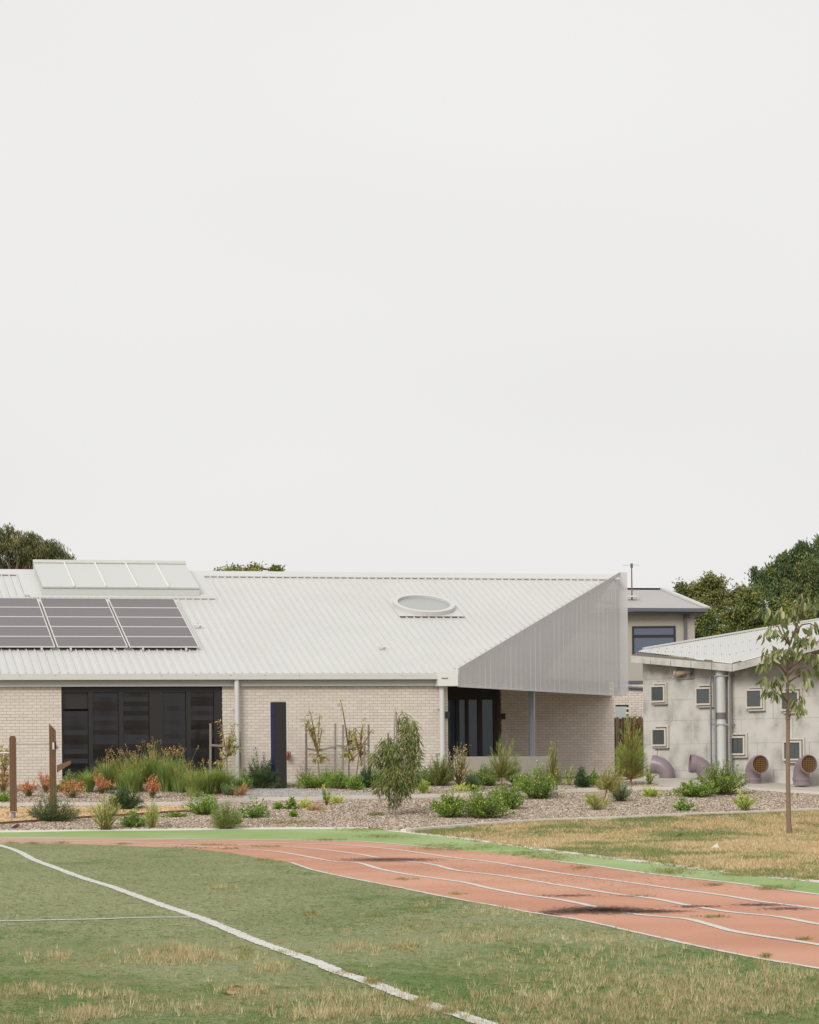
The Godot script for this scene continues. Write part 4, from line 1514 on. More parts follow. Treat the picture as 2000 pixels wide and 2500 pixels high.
# ---------------------------------------------------------------- house and fence behind
func house() -> void:
	var Z := 99.0
	var c := V(1600, 1860, Z)
	var o := thing("two_storey_house", "two storey rendered house with grey hip roof behind the school", "house", Transform3D(Basis(), Vector3(c.x, 0, c.z)))
	var P := func(px: float, py: float, dz := 0.0) -> Vector3: return V(px, py, Z - dz) - Vector3(c.x, 0, c.z)
	var l: float = P.call(1330, 1600).x
	var r: float = P.call(1697, 1600).x
	var y_e: float = P.call(1600, 1497).y
	var y_m: float = P.call(1545, 1662).y
	var mb := MB.new()
	mb.span(Vector3(l, y_m, 0), Vector3(r, y_e, -7.0))
	part("upper_wall", mb, M.render_wall, o)
	mb = MB.new()
	mb.span(Vector3(l, y_m - 0.12, 0.06), Vector3(r + 0.05, y_m, -7.0))
	part("band_course", mb, M.slate, o)
	# brick ground floor
	var low: MeshInstance3D
	mb = MB.new()
	mb.span(Vector3(l, FLOOR - 0.2, -0.01), Vector3(r, y_m - 0.12, -6.9))
	low = part("lower_wall", mb, M.mortar, o)
	var tones := brick_tones()
	var rest := MB.new()
	var yy := y_m - 0.125
	var row := 0
	var wl: float = P.call(1496, 1750).x
	var wr: float = P.call(1531, 1750).x
	var wt: float = P.call(1500, 1722).y
	var wb: float = P.call(1500, 1758).y
	var cnt := 0
	while yy > 2.4:
		var x: float = P.call(1480, 1750).x - (0.12 if row % 2 else 0.0)
		while x < r - 0.05:
			var hi := minf(x + 0.23, r)
			if not (x + 0.1 > wl and x + 0.1 < wr and yy - 0.04 < wt and yy - 0.04 > wb):
				var k := rng.randi() % 5
				var bm := MB.new()
				if cnt < 220:
					bm.box(Vector3.ZERO, Vector3(hi - x, 0.076, 0.05))
					var bo := part("brick", bm, M.bricks[k], low)
					bo.position = Vector3((x + hi) * 0.5, yy - 0.04, 0.0)
					cnt += 1
				else:
					rest.col = tones[k]
					rest.box(Vector3((x + hi) * 0.5, yy - 0.04, 0.0), Vector3(hi - x, 0.076, 0.05))
			x += 0.24
		yy -= 0.086
		row += 1
	if rest.v.size(): part("bricks", rest, M.brick, low).set_meta("kind", "stuff")
	var w := Node3D.new()
	w.name = "window"
	o.add_child(w, true)
	mb = MB.new()
	mb.span(Vector3(wl - 0.05, wb - 0.05, 0.01), Vector3(wr + 0.06, wt + 0.08, -0.04))
	part("frame", mb, M.black, w)
	mb = MB.new()
	mb.span(Vector3(wl, wb, 0.02), Vector3(wr - 0.02, wt - 0.05, 0.012))
	part("pane", mb, mk(rgb(178, 186, 186), 0.3), w)
	# upper window: frame, transom light, big pane
	w = Node3D.new()
	w.name = "window"
	o.add_child(w, true)
	var a0: Vector3 = P.call(1543, 1529)
	var a1: Vector3 = P.call(1650, 1600)
	var t := 0.07
	mb = MB.new()
	mb.span(Vector3(a0.x, a1.y, -0.1), Vector3(a0.x + t, a0.y, 0.03))
	mb.span(Vector3(a1.x - t, a1.y, -0.1), Vector3(a1.x, a0.y, 0.03))
	mb.span(Vector3(a0.x + t, a0.y - t, -0.1), Vector3(a1.x - t, a0.y, 0.03))
	mb.span(Vector3(a0.x + t, a1.y, -0.1), Vector3(a1.x - t, a1.y + t, 0.03))
	var ym: float = P.call(1600, 1553).y
	mb.span(Vector3(a0.x + t, ym - 0.05, -0.1), Vector3(a1.x - t, ym + 0.05, 0.03))
	part("frame", mb, M.black, w)
	var bl := mk(rgb(92, 100, 118), 0.06)
	mb = MB.new()
	mb.span(Vector3(a0.x + t, ym + 0.05, 0.004), Vector3(a1.x - t, a0.y - t, 0.002))
	part("transom_pane", mb, bl, w)
	mb = MB.new()
	mb.span(Vector3(a0.x + t, a1.y + t, 0.004), Vector3(a1.x - t, ym - 0.05, 0.002))
	part("pane", mb, bl, w)
	# roof, gutter, rainhead and downpipe
	var q0: Vector3 = P.call(1330, 1484, 0.5)
	var q1: Vector3 = P.call(1728, 1486, 0.5)
	var rz := -3.4
	var k0: Vector3 = P.call(1330, 1438, rz)
	var k1: Vector3 = P.call(1616, 1439, rz)
	mb = MB.new()
	mb.quad_o(q0, q1, k1, k0, Vector3(0, 1, 1))
	var q2 := Vector3(q1.x + 0.2, q1.y, -8.0)
	mb.quad_o(q1, q2, k1, k1, Vector3(1, 1, 0))
	var roof := part("roof", mb, grain(mk(rgb(176, 172, 169), 0.7), noise_tex(41, 0.1, [[0.2, gray(0.85)], [0.7, gray(1)]], 256, 3), Vector3(2.0, 2.0, 2.0)), o)
	mb = MB.new()
	mb.bar(q1 + Vector3(0, 0.04, 0), k1 + Vector3(0, 0.04, 0), 0.2, 0.07)
	part("hip_cap", mb, M.corrugated, roof)
	var nr := 46
	for k in nr:
		var x := lerpf(k0.x + 3.0, k1.x, k / float(nr))
		mb = MB.new()
		mb.box(k0.lerp(k1, (x - k0.x) / (k1.x - k0.x)) + Vector3(0, 0.02, 0), Vector3(0.085, 0.05, 0.2))
		part("ridge_tile", mb, M.beam if k % 2 else M.slate, roof)
	mb = MB.new()
	mb.bar(q0 + Vector3(0, -0.055, 0.05), q1 + Vector3(0, -0.055, 0.05), 0.12, 0.13)
	part("gutter", mb, M.slate, o)
	mb = MB.new()
	mb.span(Vector3(q0.x, y_e - 0.05, q1.z - 0.02), Vector3(q1.x - 0.1, q1.y - 0.08, -7.2))
	part("eave_box", mb, M.slate, o)
	var d0: Vector3 = P.call(1672, 1520)
	mb = MB.new()
	mb.span(Vector3(d0.x - 0.045, 4.0, 0.11), Vector3(d0.x + 0.045, y_e - 0.1, 0.02))
	part("downpipe", mb, M.slate, o)
	mb = MB.new()
	mb.span(Vector3(d0.x + 0.0, y_e - 0.18, 0.16), Vector3(d0.x + 0.16, y_e + 0.05, 0.02))
	part("rainhead", mb, M.slate, o)
	mb = MB.new()
	var h0: Vector3 = P.call(1528, 1679)
	mb.tube([Vector3(h0.x - 2, h0.y + 0.03, 0.1), Vector3(h0.x, h0.y, 0.1), Vector3(h0.x + 1.0, h0.y - 0.06, 0.1)], [0.05, 0.05, 0.05], 10)
	part("waste_pipe", mb, M.slate, o)
	# aerial
	var m0: Vector3 = P.call(1543, 1458, -1.2)
	var m1: Vector3 = P.call(1543, 1381, -1.2)
	var mo := thing("roof_mast", "thin metal mast with a small head on the grey hip roof", "mast", Transform3D(Basis(), Vector3(c.x, 0, c.z) + m0))
	mb = MB.new()
	mb.tube([Vector3(0, -0.1, 0), Vector3(0, m1.y - m0.y, 0)], [0.03, 0.022], 8)
	part("pole", mb, mk(rgb(120, 96, 90), 0.6), mo)
	mb = MB.new()
	mb.box(Vector3(0, m1.y - m0.y, 0), Vector3(0.09, 0.16, 0.09))
	part("head", mb, M.slate, mo)
	mb = MB.new()
	mb.bar(Vector3(-0.32, m1.y - m0.y + 0.02, 0), Vector3(0.3, m1.y - m0.y + 0.02, 0), 0.012, 0.012)
	part("crossarm", mb, M.galv, mo)
	mb = MB.new()
	mb.box(Vector3(0, 0.02, 0.1), Vector3(0.4, 0.05, 0.3))
	part("foot_plate", mb, M.alu, mo)

func fence() -> void:
	var Z := 93.0
	var l := V(1490, 1750, Z)
	var r := V(1590, 1750, Z)
	var o := thing("paling_fence", "weathered grey brown timber paling fence between school and shed", "fence", Transform3D(Basis(), Vector3(l.x, FLOOR, l.z)))
	var h := V(1540, 1752, Z).y - FLOOR
	var x := 0.0
	var tones := [lin(150, 132, 108), lin(124, 104, 82), lin(164, 148, 126), lin(136, 112, 84), lin(108, 90, 72)]
	var mats := []
	for c in tones:
		mats.append(grain(mk(c.linear_to_srgb(), 0.9), noise_tex(51, 0.03, [[0.2, gray(0.65)], [0.5, gray(0.9)], [0.8, gray(1.0)]], 256, 4), Vector3(5.0, 0.6, 5.0)))
	while x < r.x - l.x:
		var mb := MB.new()
		var hh := h + rng.randf_range(-0.03, 0.03)
		mb.box(Vector3(x + 0.05, hh * 0.5 - 0.1, rng.randf_range(-0.008, 0.008)), Vector3(0.094, hh + 0.2, 0.018))
		part("paling", mb, mats[rng.randi() % 5], o)
		x += 0.1
	for y in [0.4, 1.2]:
		var mb := MB.new()
		mb.span(Vector3(0, y, -0.03), Vector3(r.x - l.x, y + 0.08, -0.07))
		part("rail", mb, mats[1], o)

# ---------------------------------------------------------------- plants
func bez(a: Vector3, b: Vector3, c: Vector3, t: float) -> Vector3:
	return a.lerp(b, t).lerp(b.lerp(c, t), t)

func rdir() -> Vector3:
	var z := rng.randf_range(-1, 1)
	var a := rng.randf() * TAU
	var s := sqrt(1.0 - z * z)
	return Vector3(s * cos(a), z, s * sin(a))

# stems fanned from the base with leaves along them
func bush(o: Node, q: Dictionary) -> void:
	var lf := MB.new()
	var st := MB.new()
	var fl := MB.new()
	var h: float = q.h
	var w: float = q.w
	var cols: Array = q.cols
	for i in q.n:
		var az := rng.randf() * TAU
		var rr := w * sqrt(rng.randf())
		if rng.randf() < 0.12: rr *= 1.3       # stray shoots
		var top := Vector3(cos(az) * rr, h * (1.18 if rng.randf() < 0.1 else 1.0) * rng.randf_range(q.get("lowest", 0.4), 1.0) * maxf(0.12, 1.0 - q.get("dome", 0.4) * pow(rr / w, 2)), sin(az) * rr)
		top.x += q.get("lean", 0.0) * top.y
		var b0: Vector3 = Vector3(rng.randf_range(-1, 1), 0, rng.randf_range(-1, 1)) * w * q.get("foot", 0.12)
		b0.y = q.get("trunk", 0.0) * h
		b0.x += q.get("lean", 0.0) * b0.y
		var mid := Vector3(top.x * q.get("curl", 0.55), top.y * q.get("rise", 0.5), top.z * q.get("curl", 0.55))
		var pts := []
		for k in 4: pts.append(bez(b0, mid, top, k / 3.0))
		st.col = mixc(q.get("wood", [lin(110, 92, 70)]))
		st.tube(pts, [0.011 * h, 0.008 * h, 0.006 * h, 0.003], 4, false)
		for j in q.per:
			var t: float = lerpf(q.get("start", 0.25), 1.0, pow(rng.randf(), 0.8))
			var at := bez(b0, mid, top, t)
			var tan := (bez(b0, mid, top, minf(t + 0.05, 1.02)) - bez(b0, mid, top, t - 0.05)).normalized()
			var out := rdir()
			var dir: Vector3 = (tan * q.get("along", 0.5) + out * (1.0 - q.get("along", 0.5)) + Vector3.DOWN * q.get("droop", 0.0)).normalized()
			var side := dir.cross(rdir()).normalized()
			lf.col = mixc(cols)
			var l: float = q.len * rng.randf_range(0.65, 1.25)
			lf.leaf(at + out * q.get("fuzz", 0.02), dir, side, l, q.wid * rng.randf_range(0.8, 1.2), q.get("sag", 0.0))
		if q.has("flower") and rng.randf() < q.get("fshare", 1.0):
			for j in q.get("fper", 3):
				fl.col = mixc(q.flower)
				var t2: float = rng.randf_range(q.get("ffrom", 0.7), 1.03)
				var at2 := bez(b0, mid, top, t2) + rdir() * 0.03
				fl.leaf(at2, (Vector3.UP + rdir()).normalized(), rdir(), q.get("flen", 0.04), q.get("fwid", 0.03))
	part("stems", st, M.bark, o)
	part("foliage", lf, M.leaf, o)
	if fl.v.size():
		part("flowers", fl, M.blade, o)
	if q.get("trunk", 0.0) > 0.0:
		var tk := MB.new()
		tk.col = q.get("wood", [lin(110, 92, 70)])[0]
		tk.tube([Vector3(0, -0.05, 0), Vector3(q.get("lean", 0.0) * q.trunk * h, q.trunk * h * 1.05, 0)], [q.get("stem", 0.02) * h, q.get("stem", 0.02) * 0.65 * h], 7)
		part("trunk", tk, M.bark, o)

# arching blades from one crown
func tussock(o: Node, h: float, w: float, n: int, cols: Array, heads: Array, head_n := 0, blade := 0.012) -> void:
	var lf := MB.new()
	for i in n:
		var az := rng.randf() * TAU
		var d := Vector3(cos(az), 0, sin(az))
		var l := h * rng.randf_range(0.6, 1.1)
		var rch := w * sqrt(rng.randf())
		var b0 := d * w * 0.18 * rng.randf()
		var top := b0 + d * rch + Vector3.UP * l * (1.0 - 0.35 * rch / w)
		var mid := b0 + d * rch * 0.25 + Vector3.UP * l * 0.75
		lf.col = mixc(cols)
		var side := d.cross(Vector3.UP).rotated(Vector3.UP, rng.randf_range(-0.8, 0.8)) * blade * 0.5
		var prev := b0
		for k in range(1, 4):
			var p := bez(b0, mid, top, k / 3.0)
			var s0 := side * (1.0 - 0.25 * (k - 1))
			var s1 := side * (1.0 - 0.25 * k) if k < 3 else Vector3.ZERO
			lf.tri(prev - s0, prev + s0, p + s1)
			if k < 3: lf.tri(prev - s0, p + s1, p - s1)
			prev = p
	part("blades", lf, M.blade, o)
	if head_n:
		var hd := MB.new()
		var sk := MB.new()
		for i in head_n:
			var az := rng.randf() * TAU
			var d := Vector3(cos(az), 0, sin(az)) * w * rng.randf()
			var top := d + Vector3.UP * h * rng.randf_range(0.75, 1.15)
			sk.col = mixc(cols)
			sk.tube([d * 0.1, d * 0.5 + Vector3.UP * top.y * 0.55, top], [0.006, 0.005, 0.003], 3, false)
			for j in 10:
				hd.col = mixc(heads)
				hd.leaf(top + rdir() * 0.05 - Vector3.UP * rng.randf() * 0.10, (Vector3.UP * 0.8 + rdir()).normalized(), rdir(), 0.06, 0.022)
		part("stalks", sk, M.bark, o)
		part("flower_heads", hd, M.blade, o)

func plant(called: String, label: String, cat: String, px: float, py: float, group := "") -> Node3D:
	var g := G(px, py)
	return thing(called, label, cat, Transform3D(Basis(Vector3.UP, rng.randf() * TAU if called != "young_tree" else 0.0), g), group)

func gardens() -> void:
	var leafy := [lin(131, 163, 69), lin(110, 143, 61), lin(155, 183, 84), lin(94, 123, 57)]
	var bright := [lin(129, 165, 65), lin(159, 187, 78), lin(108, 142, 58)]
	var olive := [lin(175, 181, 96), lin(149, 157, 78), lin(200, 198, 116), lin(129, 142, 67)]
	var dark := [lin(71, 99, 58), lin(57, 84, 50), lin(92, 120, 65)]
	var lime := [lin(200, 213, 91), lin(167, 187, 76), lin(220, 224, 107)]
	var reed := [lin(135, 163, 78), lin(111, 142, 71), lin(170, 187, 101), lin(98, 128, 73), lin(200, 192, 111)]
	var blue := [lin(127, 152, 98), lin(103, 134, 89), lin(159, 173, 116)]
	var orange := [lin(221, 145, 95), lin(201, 129, 86), lin(237, 168, 114), lin(180, 120, 84)]
	var yellow := [lin(250, 247, 89), lin(250, 226, 76)]
	var tan := [lin(233, 200, 142), lin(250, 221, 163), lin(200, 169, 116)]
	var red := [lin(161, 110, 81), lin(141, 103, 78)]
	var u := func(px: float, py: float) -> float: return -G(px, py).z / F   # metres to a photograph pixel

	# flowering clumps with rust coloured heads
	var paws := [[71, 1946, 45, 42, "rust flowered clump between the two timber posts, nearer the short one"], [111, 1937, 34, 58, "rust flowered clump close behind the slanted timber post"], [177, 1950, 62, 54, "broad rust flowered clump right of the slanted timber post"], [247, 1939, 48, 50, "rust flowered clump before the dark louvred windows"], [372, 1950, 38, 56, "rust flowered clump among the tall tussocks"], [8, 1936, 40, 60, "rust flowered clump at the foot of the wall, behind the short timber post"]]
	for p in paws:
		var o := plant("flowering_clump", p[4], "plant", p[0], p[1], "rust flowered clumps in the upper bed")
		var s: float = u.call(p[0], p[1])
		tussock(o, p[3] * s * 0.5, p[2] * s * 0.4, 90, [lin(101, 118, 62), lin(127, 132, 74), lin(82, 99, 52)], orange, 0, 0.014)
		bush(o, {"h": p[3] * s * 1.08, "w": p[2] * s * 0.58, "n": 34, "per": 3, "len": 0.10, "wid": 0.012, "cols": [lin(120, 118, 66), lin(140, 122, 74)], "dome": 0.3, "lowest": 0.45, "foot": 0.15, "curl": 0.6, "rise": 0.6, "wood": [lin(150, 116, 80)], "flower": orange, "fper": 18, "ffrom": 0.5, "flen": 0.055, "fwid": 0.022})
	# tall tussocks before the window wall
	var tus := [[214, 1936, 66, 62, 0], [262, 1930, 66, 84, 8], [300, 1932, 70, 80, 10], [335, 1932, 76, 96, 16], [372, 1930, 76, 104, 18], [405, 1934, 74, 94, 14], [438, 1936, 78, 90, 10], [472, 1946, 76, 76, 8], [508, 1940, 84, 74, 4], [545, 1938, 84, 74, 2], [320, 1938, 66, 70, 6]]
	for i in tus.size():
		var p: Array = tus[i]
		var o := plant("grass_tussock", "tall arching green tussock, %s in the row before the dark windows" % ["first from the timber post", "second from the timber post", "third from the timber post", "fourth from the timber post", "tallest, under the wide mullion", "sixth from the timber post", "seventh from the timber post", "fourth from the downpipe", "second from the downpipe", "nearest the downpipe", "shorter, standing before the others"][i], "grass", p[0], p[1], "tall tussocks before the window wall")
		var s: float = u.call(p[0], p[1])
		tussock(o, p[3] * s * 1.08, p[2] * s * 0.85, 620, reed, [lin(177, 122, 79), lin(155, 127, 77), lin(193, 165, 101)], p[4] + 3, 0.011)
	# shrubs: px, py, width, height, kind, label
	var shrubs := [
		[132, 2006, 104, 70, "needle", "dark spiky spreading shrub at the foot of the slanted timber post"],
		[259, 2026, 72, 84, "wispy", "pale wispy shrub with feathery yellow green twigs"],
		[305, 1977, 74, 60, "dense", "dense dark rounded shrub with fine needles"],
		[327, 2021, 62, 50, "leafy", "small bright leafy shrub in front of the dense dark one"],
		[372, 2023, 40, 66, "wispy", "slender sparse shrub with a leafy green foot"],
		[497, 1990, 78, 62, "bright", "bright green leafy shrub behind the fluffy olive shrub"],
		[550, 2024, 68, 66, "fluffy", "fluffy olive green rounded shrub at the front of the mulch"],
		[560, 1943, 42, 34, "grey", "small grey green shrub at the end of the gravel path"],
		[620, 1998, 72, 54, "broad", "glossy dark green shrub on the mulch before the pylon"],
		[709, 1977, 34, 32, "broad", "small glossy shrub with upright shoots on the bare mulch"],
		[681, 1977, 16, 18, "bright", "tiny green seedling beside the small glossy shrub"],
		[717, 1996, 12, 16, "bright", "tiny lone green seedling on the bare mulch"],
		[797, 1967, 20, 52, "upright", "narrow upright yellow green shrub on the mulch"],
		[823, 1962, 26, 24, "lime", "small lime tuft beside the narrow upright shrub"],
		[745, 1973, 30, 20, "lime", "small sparse pale tuft near the dead brown twigs"],
		[636, 1926, 76, 78, "dense", "dark green bush close behind the pylon"],
		[756, 1926, 56, 48, "bright", "rounded green bush, first of the row past the pylon"],
		[796, 1922, 50, 46, "bright", "rounded green bush, second of the row past the pylon"],
		[827, 1927, 64, 52, "bright", "widest rounded green bush of the row along the wall"],
		[870, 1930, 40, 46, "bright", "narrow green bush of the row along the wall"],
		[902, 1924, 52, 50, "dense", "darker green bush at the end of the row, beside the weeping young tree"],
		[1034, 1938, 28, 34, "lime2", "little round lime shrub right of the weeping young tree"],
		[1075, 1920, 62, 74, "fluffy", "feathery green shrub at the foot of the corner downpipe"],
		[1153, 1931, 34, 50, "needle", "small needle leaved bush below the low concrete wall"],
		[1190, 1920, 64, 58, "leafy", "dark leafy bush against the low concrete wall"],
		[1128, 1933, 52, 22, "lime", "low ferny lime mound below the plumed shrub"],
		[1313, 1951, 92, 80, "yellow", "big green bush dotted yellow below the steel post"],
		[1097, 1997, 92, 62, "yellow", "green yellow-dotted bush, leftmost of three on the mulch"],
		[1180, 1999, 104, 74, "yellow", "green yellow-dotted bush, middle and widest of three on the mulch"],
		[1240, 1977, 78, 62, "yellow", "green yellow-dotted bush, rearmost of three on the mulch"],
		[1391, 1919, 24, 44, "upright", "small yellowish upright plant against the porch brickwork"],
		[1422, 1924, 30, 44, "dense", "small dark upright shrub against the porch brickwork"],
		[1452, 1918, 26, 36, "leafy", "smallest dark leafy shrub against the porch brickwork"],
		[1456, 1979, 54, 48, "wispy", "low feathery green shrub at the foot of the leaning sapling"],
		[1517, 1957, 48, 52, "grey", "dull green spiky shrub beside the leaning sapling"],
		[1588, 1946, 36, 22, "lime2", "low lime mound near the shed corner"],
		[1586, 1916, 28, 38, "upright", "leggy pale upright weed at the shed corner"],
		[1763, 1941, 104, 92, "yellow", "largest yellow-dotted bush, before the tall white pipe"],
		[1700, 1947, 96, 44, "yellow", "low spreading bush joined to the largest yellow-dotted one"],
		[1671, 1981, 58, 36, "broad", "small sprawling glossy shrub near the lawn edge"],
		[1819, 1981, 52, 52, "lime2", "vase shaped yellow green shrub near the lawn edge"],
		[932, 1925, 56, 44, "bright", "green bush half hidden behind the weeping young gum"],
		[985, 1923, 62, 54, "fluffy", "feathery bush just right of the weeping young gum"],
		[1048, 1919, 58, 50, "leafy", "leafy bush at the wall, left of the corner downpipe"],
		[1008, 1926, 40, 30, "grey", "low grey green bush between the weeping gum and the lime shrub"],
		[665, 1921, 46, 52, "dense", "dark bush at the left edge of the pylon"],
		[1275, 1932, 60, 44, "leafy", "low leafy bush between the reddish stemmed sapling and the big yellow-dotted bush"],
		[590, 1930, 44, 46, "leafy", "leafy bush at the foot of the downpipe by the window wall"],
		[160, 1934, 40, 34, "bright", "low green bush under the end of the dark window wall"],
		[10, 1958, 54, 22, "bright", "low bright green mound left of the short timber post"],
		[426, 1996, 48, 11, "leafy", "flat green groundcover patch on the mulch"],
		[172, 1921, 30, 40, "grey", "silvery shrub at the foot of the dark window wall"],
		[590, 1944, 30, 32, "straw", "dry straw coloured tuft beside the gravel path"],
		[768, 1980, 46, 14, "straw", "dead brown twigs lying on the mulch"],
	]
	for p in shrubs:
		var o := plant("shrub", p[5], "shrub", p[0], p[1], "young shrubs in the mulched beds")
		var s: float = u.call(p[0], p[1])
		var w: float = p[2] * s * 0.5 * rng.randf_range(1.08, 1.35)
		var h: float = p[3] * s * rng.randf_range(1.02, 1.2)
		var size := clampf(w * 2.0 * h, 0.05, 1.0)
		var q := {"h": h, "w": w, "n": int(26 + 60 * size), "per": 22, "len": 0.07, "wid": 0.032, "cols": leafy, "dome": 0.55, "foot": 0.32, "start": 0.08}
		match p[4]:
			"needle": q.merge({"cols": dark, "len": 0.10, "wid": 0.010, "per": 46, "along": 0.55, "dome": 0.5, "curl": 0.75, "rise": 0.35, "n": int(30 + 50 * size)}, true)
			"wispy": q.merge({"cols": olive, "len": 0.10, "wid": 0.011, "per": 34, "along": 0.65, "n": int(26 + 30 * size), "dome": 0.35}, true)
			"dense": q.merge({"cols": dark, "len": 0.07, "wid": 0.016, "per": 60, "along": 0.5, "start": 0.15, "n": int(44 + 60 * size)}, true)
			"fluffy": q.merge({"cols": [lin(132, 148, 74), lin(110, 129, 62), lin(155, 167, 93)], "len": 0.07, "wid": 0.010, "per": 70, "along": 0.6, "start": 0.1, "n": int(44 + 60 * size)}, true)
			"bright": q.merge({"cols": bright, "per": 34, "len": 0.06, "wid": 0.022, "start": 0.12, "along": 0.55}, true)
			"grey": q.merge({"cols": blue, "per": 34, "len": 0.06, "wid": 0.014, "start": 0.2}, true)
			"broad": q.merge({"cols": leafy, "len": 0.09, "wid": 0.04, "per": 15, "along": 0.45, "n": int(18 + 40 * size)}, true)
			"upright": q.merge({"cols": lime + leafy, "len": 0.09, "wid": 0.03, "per": 12, "dome": 0.15, "n": 14, "along": 0.7}, true)
			"lime": q.merge({"cols": lime, "len": 0.07, "wid": 0.02, "per": 16, "n": 22}, true)
			"lime2": q.merge({"cols": lime + bright, "len": 0.06, "wid": 0.018, "per": 30, "n": 36, "along": 0.7, "dome": 0.3}, true)
			"yellow": q.merge({"cols": leafy, "len": 0.055, "wid": 0.026, "per": 44, "start": 0.12, "n": int(50 + 70 * size), "flower": yellow, "fper": 3, "fshare": 0.7, "flen": 0.034, "fwid": 0.03, "ffrom": 0.55, "dome": 0.5}, true)
			"straw": q.merge({"cols": [lin(198, 151, 101), lin(177, 132, 89), lin(219, 184, 129)], "len": 0.10, "wid": 0.010, "per": 16, "n": 30, "along": 0.8}, true)
		bush(o, q)

	# taller feathery young plants
	var o := plant("young_tree", "fine needled sapling with reddish stem before the porch", "young tree", 1223, 1927)
	var s: float = u.call(1223, 1927)
	bush(o, {"h": 128 * s, "w": 50 * s, "n": 70, "per": 40, "len": 0.17, "wid": 0.008, "cols": [lin(151, 174, 89), lin(122, 151, 74), lin(103, 132, 67), lin(177, 191, 110)], "along": 0.74, "trunk": 0.26, "start": 0.0, "dome": 0.45, "lean": 0.10, "wood": red, "curl": 0.4, "rise": 0.6})
	o = plant("young_tree", "dark fine needled sapling behind the reddish stemmed one", "young tree", 1252, 1921)
	bush(o, {"h": 76 * s, "w": 26 * s, "n": 40, "per": 40, "len": 0.12, "wid": 0.010, "cols": dark + blue, "along": 0.7, "trunk": 0.12, "start": 0.1, "dome": 0.3})
	o = plant("plumed_shrub", "tall grey green shrub with two tan plumes before the porch", "shrub", 1122, 1918)
	bush(o, {"h": 112 * s, "w": 30 * s, "n": 44, "per": 34, "len": 0.08, "wid": 0.012, "cols": [lin(165, 167, 115), lin(139, 146, 98), lin(184, 179, 132)], "along": 0.7, "start": 0.05, "dome": 0.35, "flower": tan, "fper": 22, "fshare": 0.35, "flen": 0.06, "fwid": 0.02, "ffrom": 0.55})
	o = plant("young_conifer", "slender upright olive conifer against the porch brickwork", "young tree", 1351, 1917)
	bush(o, {"h": 126 * s, "w": 25 * s, "n": 70, "per": 34, "len": 0.09, "wid": 0.012, "cols": olive, "along": 0.6, "start": 0.05, "dome": 0.9, "trunk": 0.04, "rise": 0.45})
	o = plant("young_tree", "feathery sapling leaning right from the mulch below the kerb", "young tree", 1472, 1962)
	bush(o, {"h": 102 * s, "w": 32 * s, "n": 50, "per": 40, "len": 0.10, "wid": 0.011, "cols": olive + [lin(129, 148, 72)], "along": 0.6, "trunk": 0.38, "start": 0.05, "dome": 0.3, "lean": 0.30, "wood": red})
	o = plant("young_tree", "tall bright green weeping needle tree before the paling fence", "young tree", 1541, 1918)
	bush(o, {"h": 172 * s, "w": 44 * s, "n": 170, "per": 40, "len": 0.18, "wid": 0.008, "cols": [lin(160, 184, 84), lin(136, 164, 72), lin(180, 196, 108), lin(112, 140, 64)], "along": 0.78, "trunk": 0.10, "start": 0.0, "dome": 0.55, "wood": red, "rise": 0.7, "curl": 0.3})
	# climber on the fence
	var vine := thing("fence_climber", "rusty brown climber hanging over the paling fence", "climber", Transform3D(Basis(), V(1556, 1800, 92.6)))
	bush(vine, {"h": 0.85, "w": 0.45, "n": 40, "per": 16, "len": 0.11, "wid": 0.03, "cols": [lin(172, 132, 74), lin(148, 129, 72), lin(188, 151, 89), lin(125, 122, 67)], "droop": 0.7, "start": 0.3})

	# staked saplings
	var bars := [[514, 1893, 1766, "tall square timber stake before the end of the dark window wall"], [587, 1898, 1787, "square timber stake close behind the downpipe, with a crossbar"], [748, 1890, 1766, "timber stake nearest the red hose reel"], [819, 1890, 1766, "timber stake between the two thin saplings"], [838, 1888, 1769, "timber stake just right of the middle one"], [890, 1884, 1808, "short timber stake behind the last thin sapling"], [900, 1888, 1769, "timber stake nearest the weeping young tree"]]
	for p in bars:
		var g := G(p[0], maxf(p[1] + 8, 1919.0))
		var so := thing("timber_stake", p[3], "stake", Transform3D(Basis(), g), "timber stakes of the saplings")
		var mb := MB.new()
		var top := V(p[0], p[2], -g.z)
		mb.bar(Vector3(0, -0.1, 0), top - g, 0.058, 0.058, Vector3.BACK)
		part_mesh("shaft", mb.mesh(), M.stake, so)
	for p in [[[514, 1819], [587, 1824], 1919, "grey tie bar between the stakes before the downpipe"], [[748, 1828], [780, 1832], 1919, "grey tie bar on the stake by the hose reel"], [[780, 1832], [819, 1823], 1919, "grey tie bar rising to the middle stake"], [[819, 1820], [860, 1825], 1919, "grey tie bar right of the middle stake"], [[860, 1820], [902, 1816], 1919, "grey tie bar at the stake nearest the weeping tree"]]:
		var g := G(p[0][0], p[2])
		var a := V(p[0][0], p[0][1], -g.z - 0.02)
		var c := V(p[1][0], p[1][1], -g.z - 0.02)
		var so := thing("tie_bar", p[3], "tie bar", Transform3D(Basis(), a), "tie bars of the staked saplings")
		var mb := MB.new()
		mb.bar(Vector3.ZERO, c - a, 0.02, 0.06)
		part_mesh("strip", mb.mesh(), M.stake, so)
	var thin := [lin(167, 174, 98), lin(139, 151, 81), lin(195, 177, 98), lin(202, 151, 86), lin(177, 188, 115)]
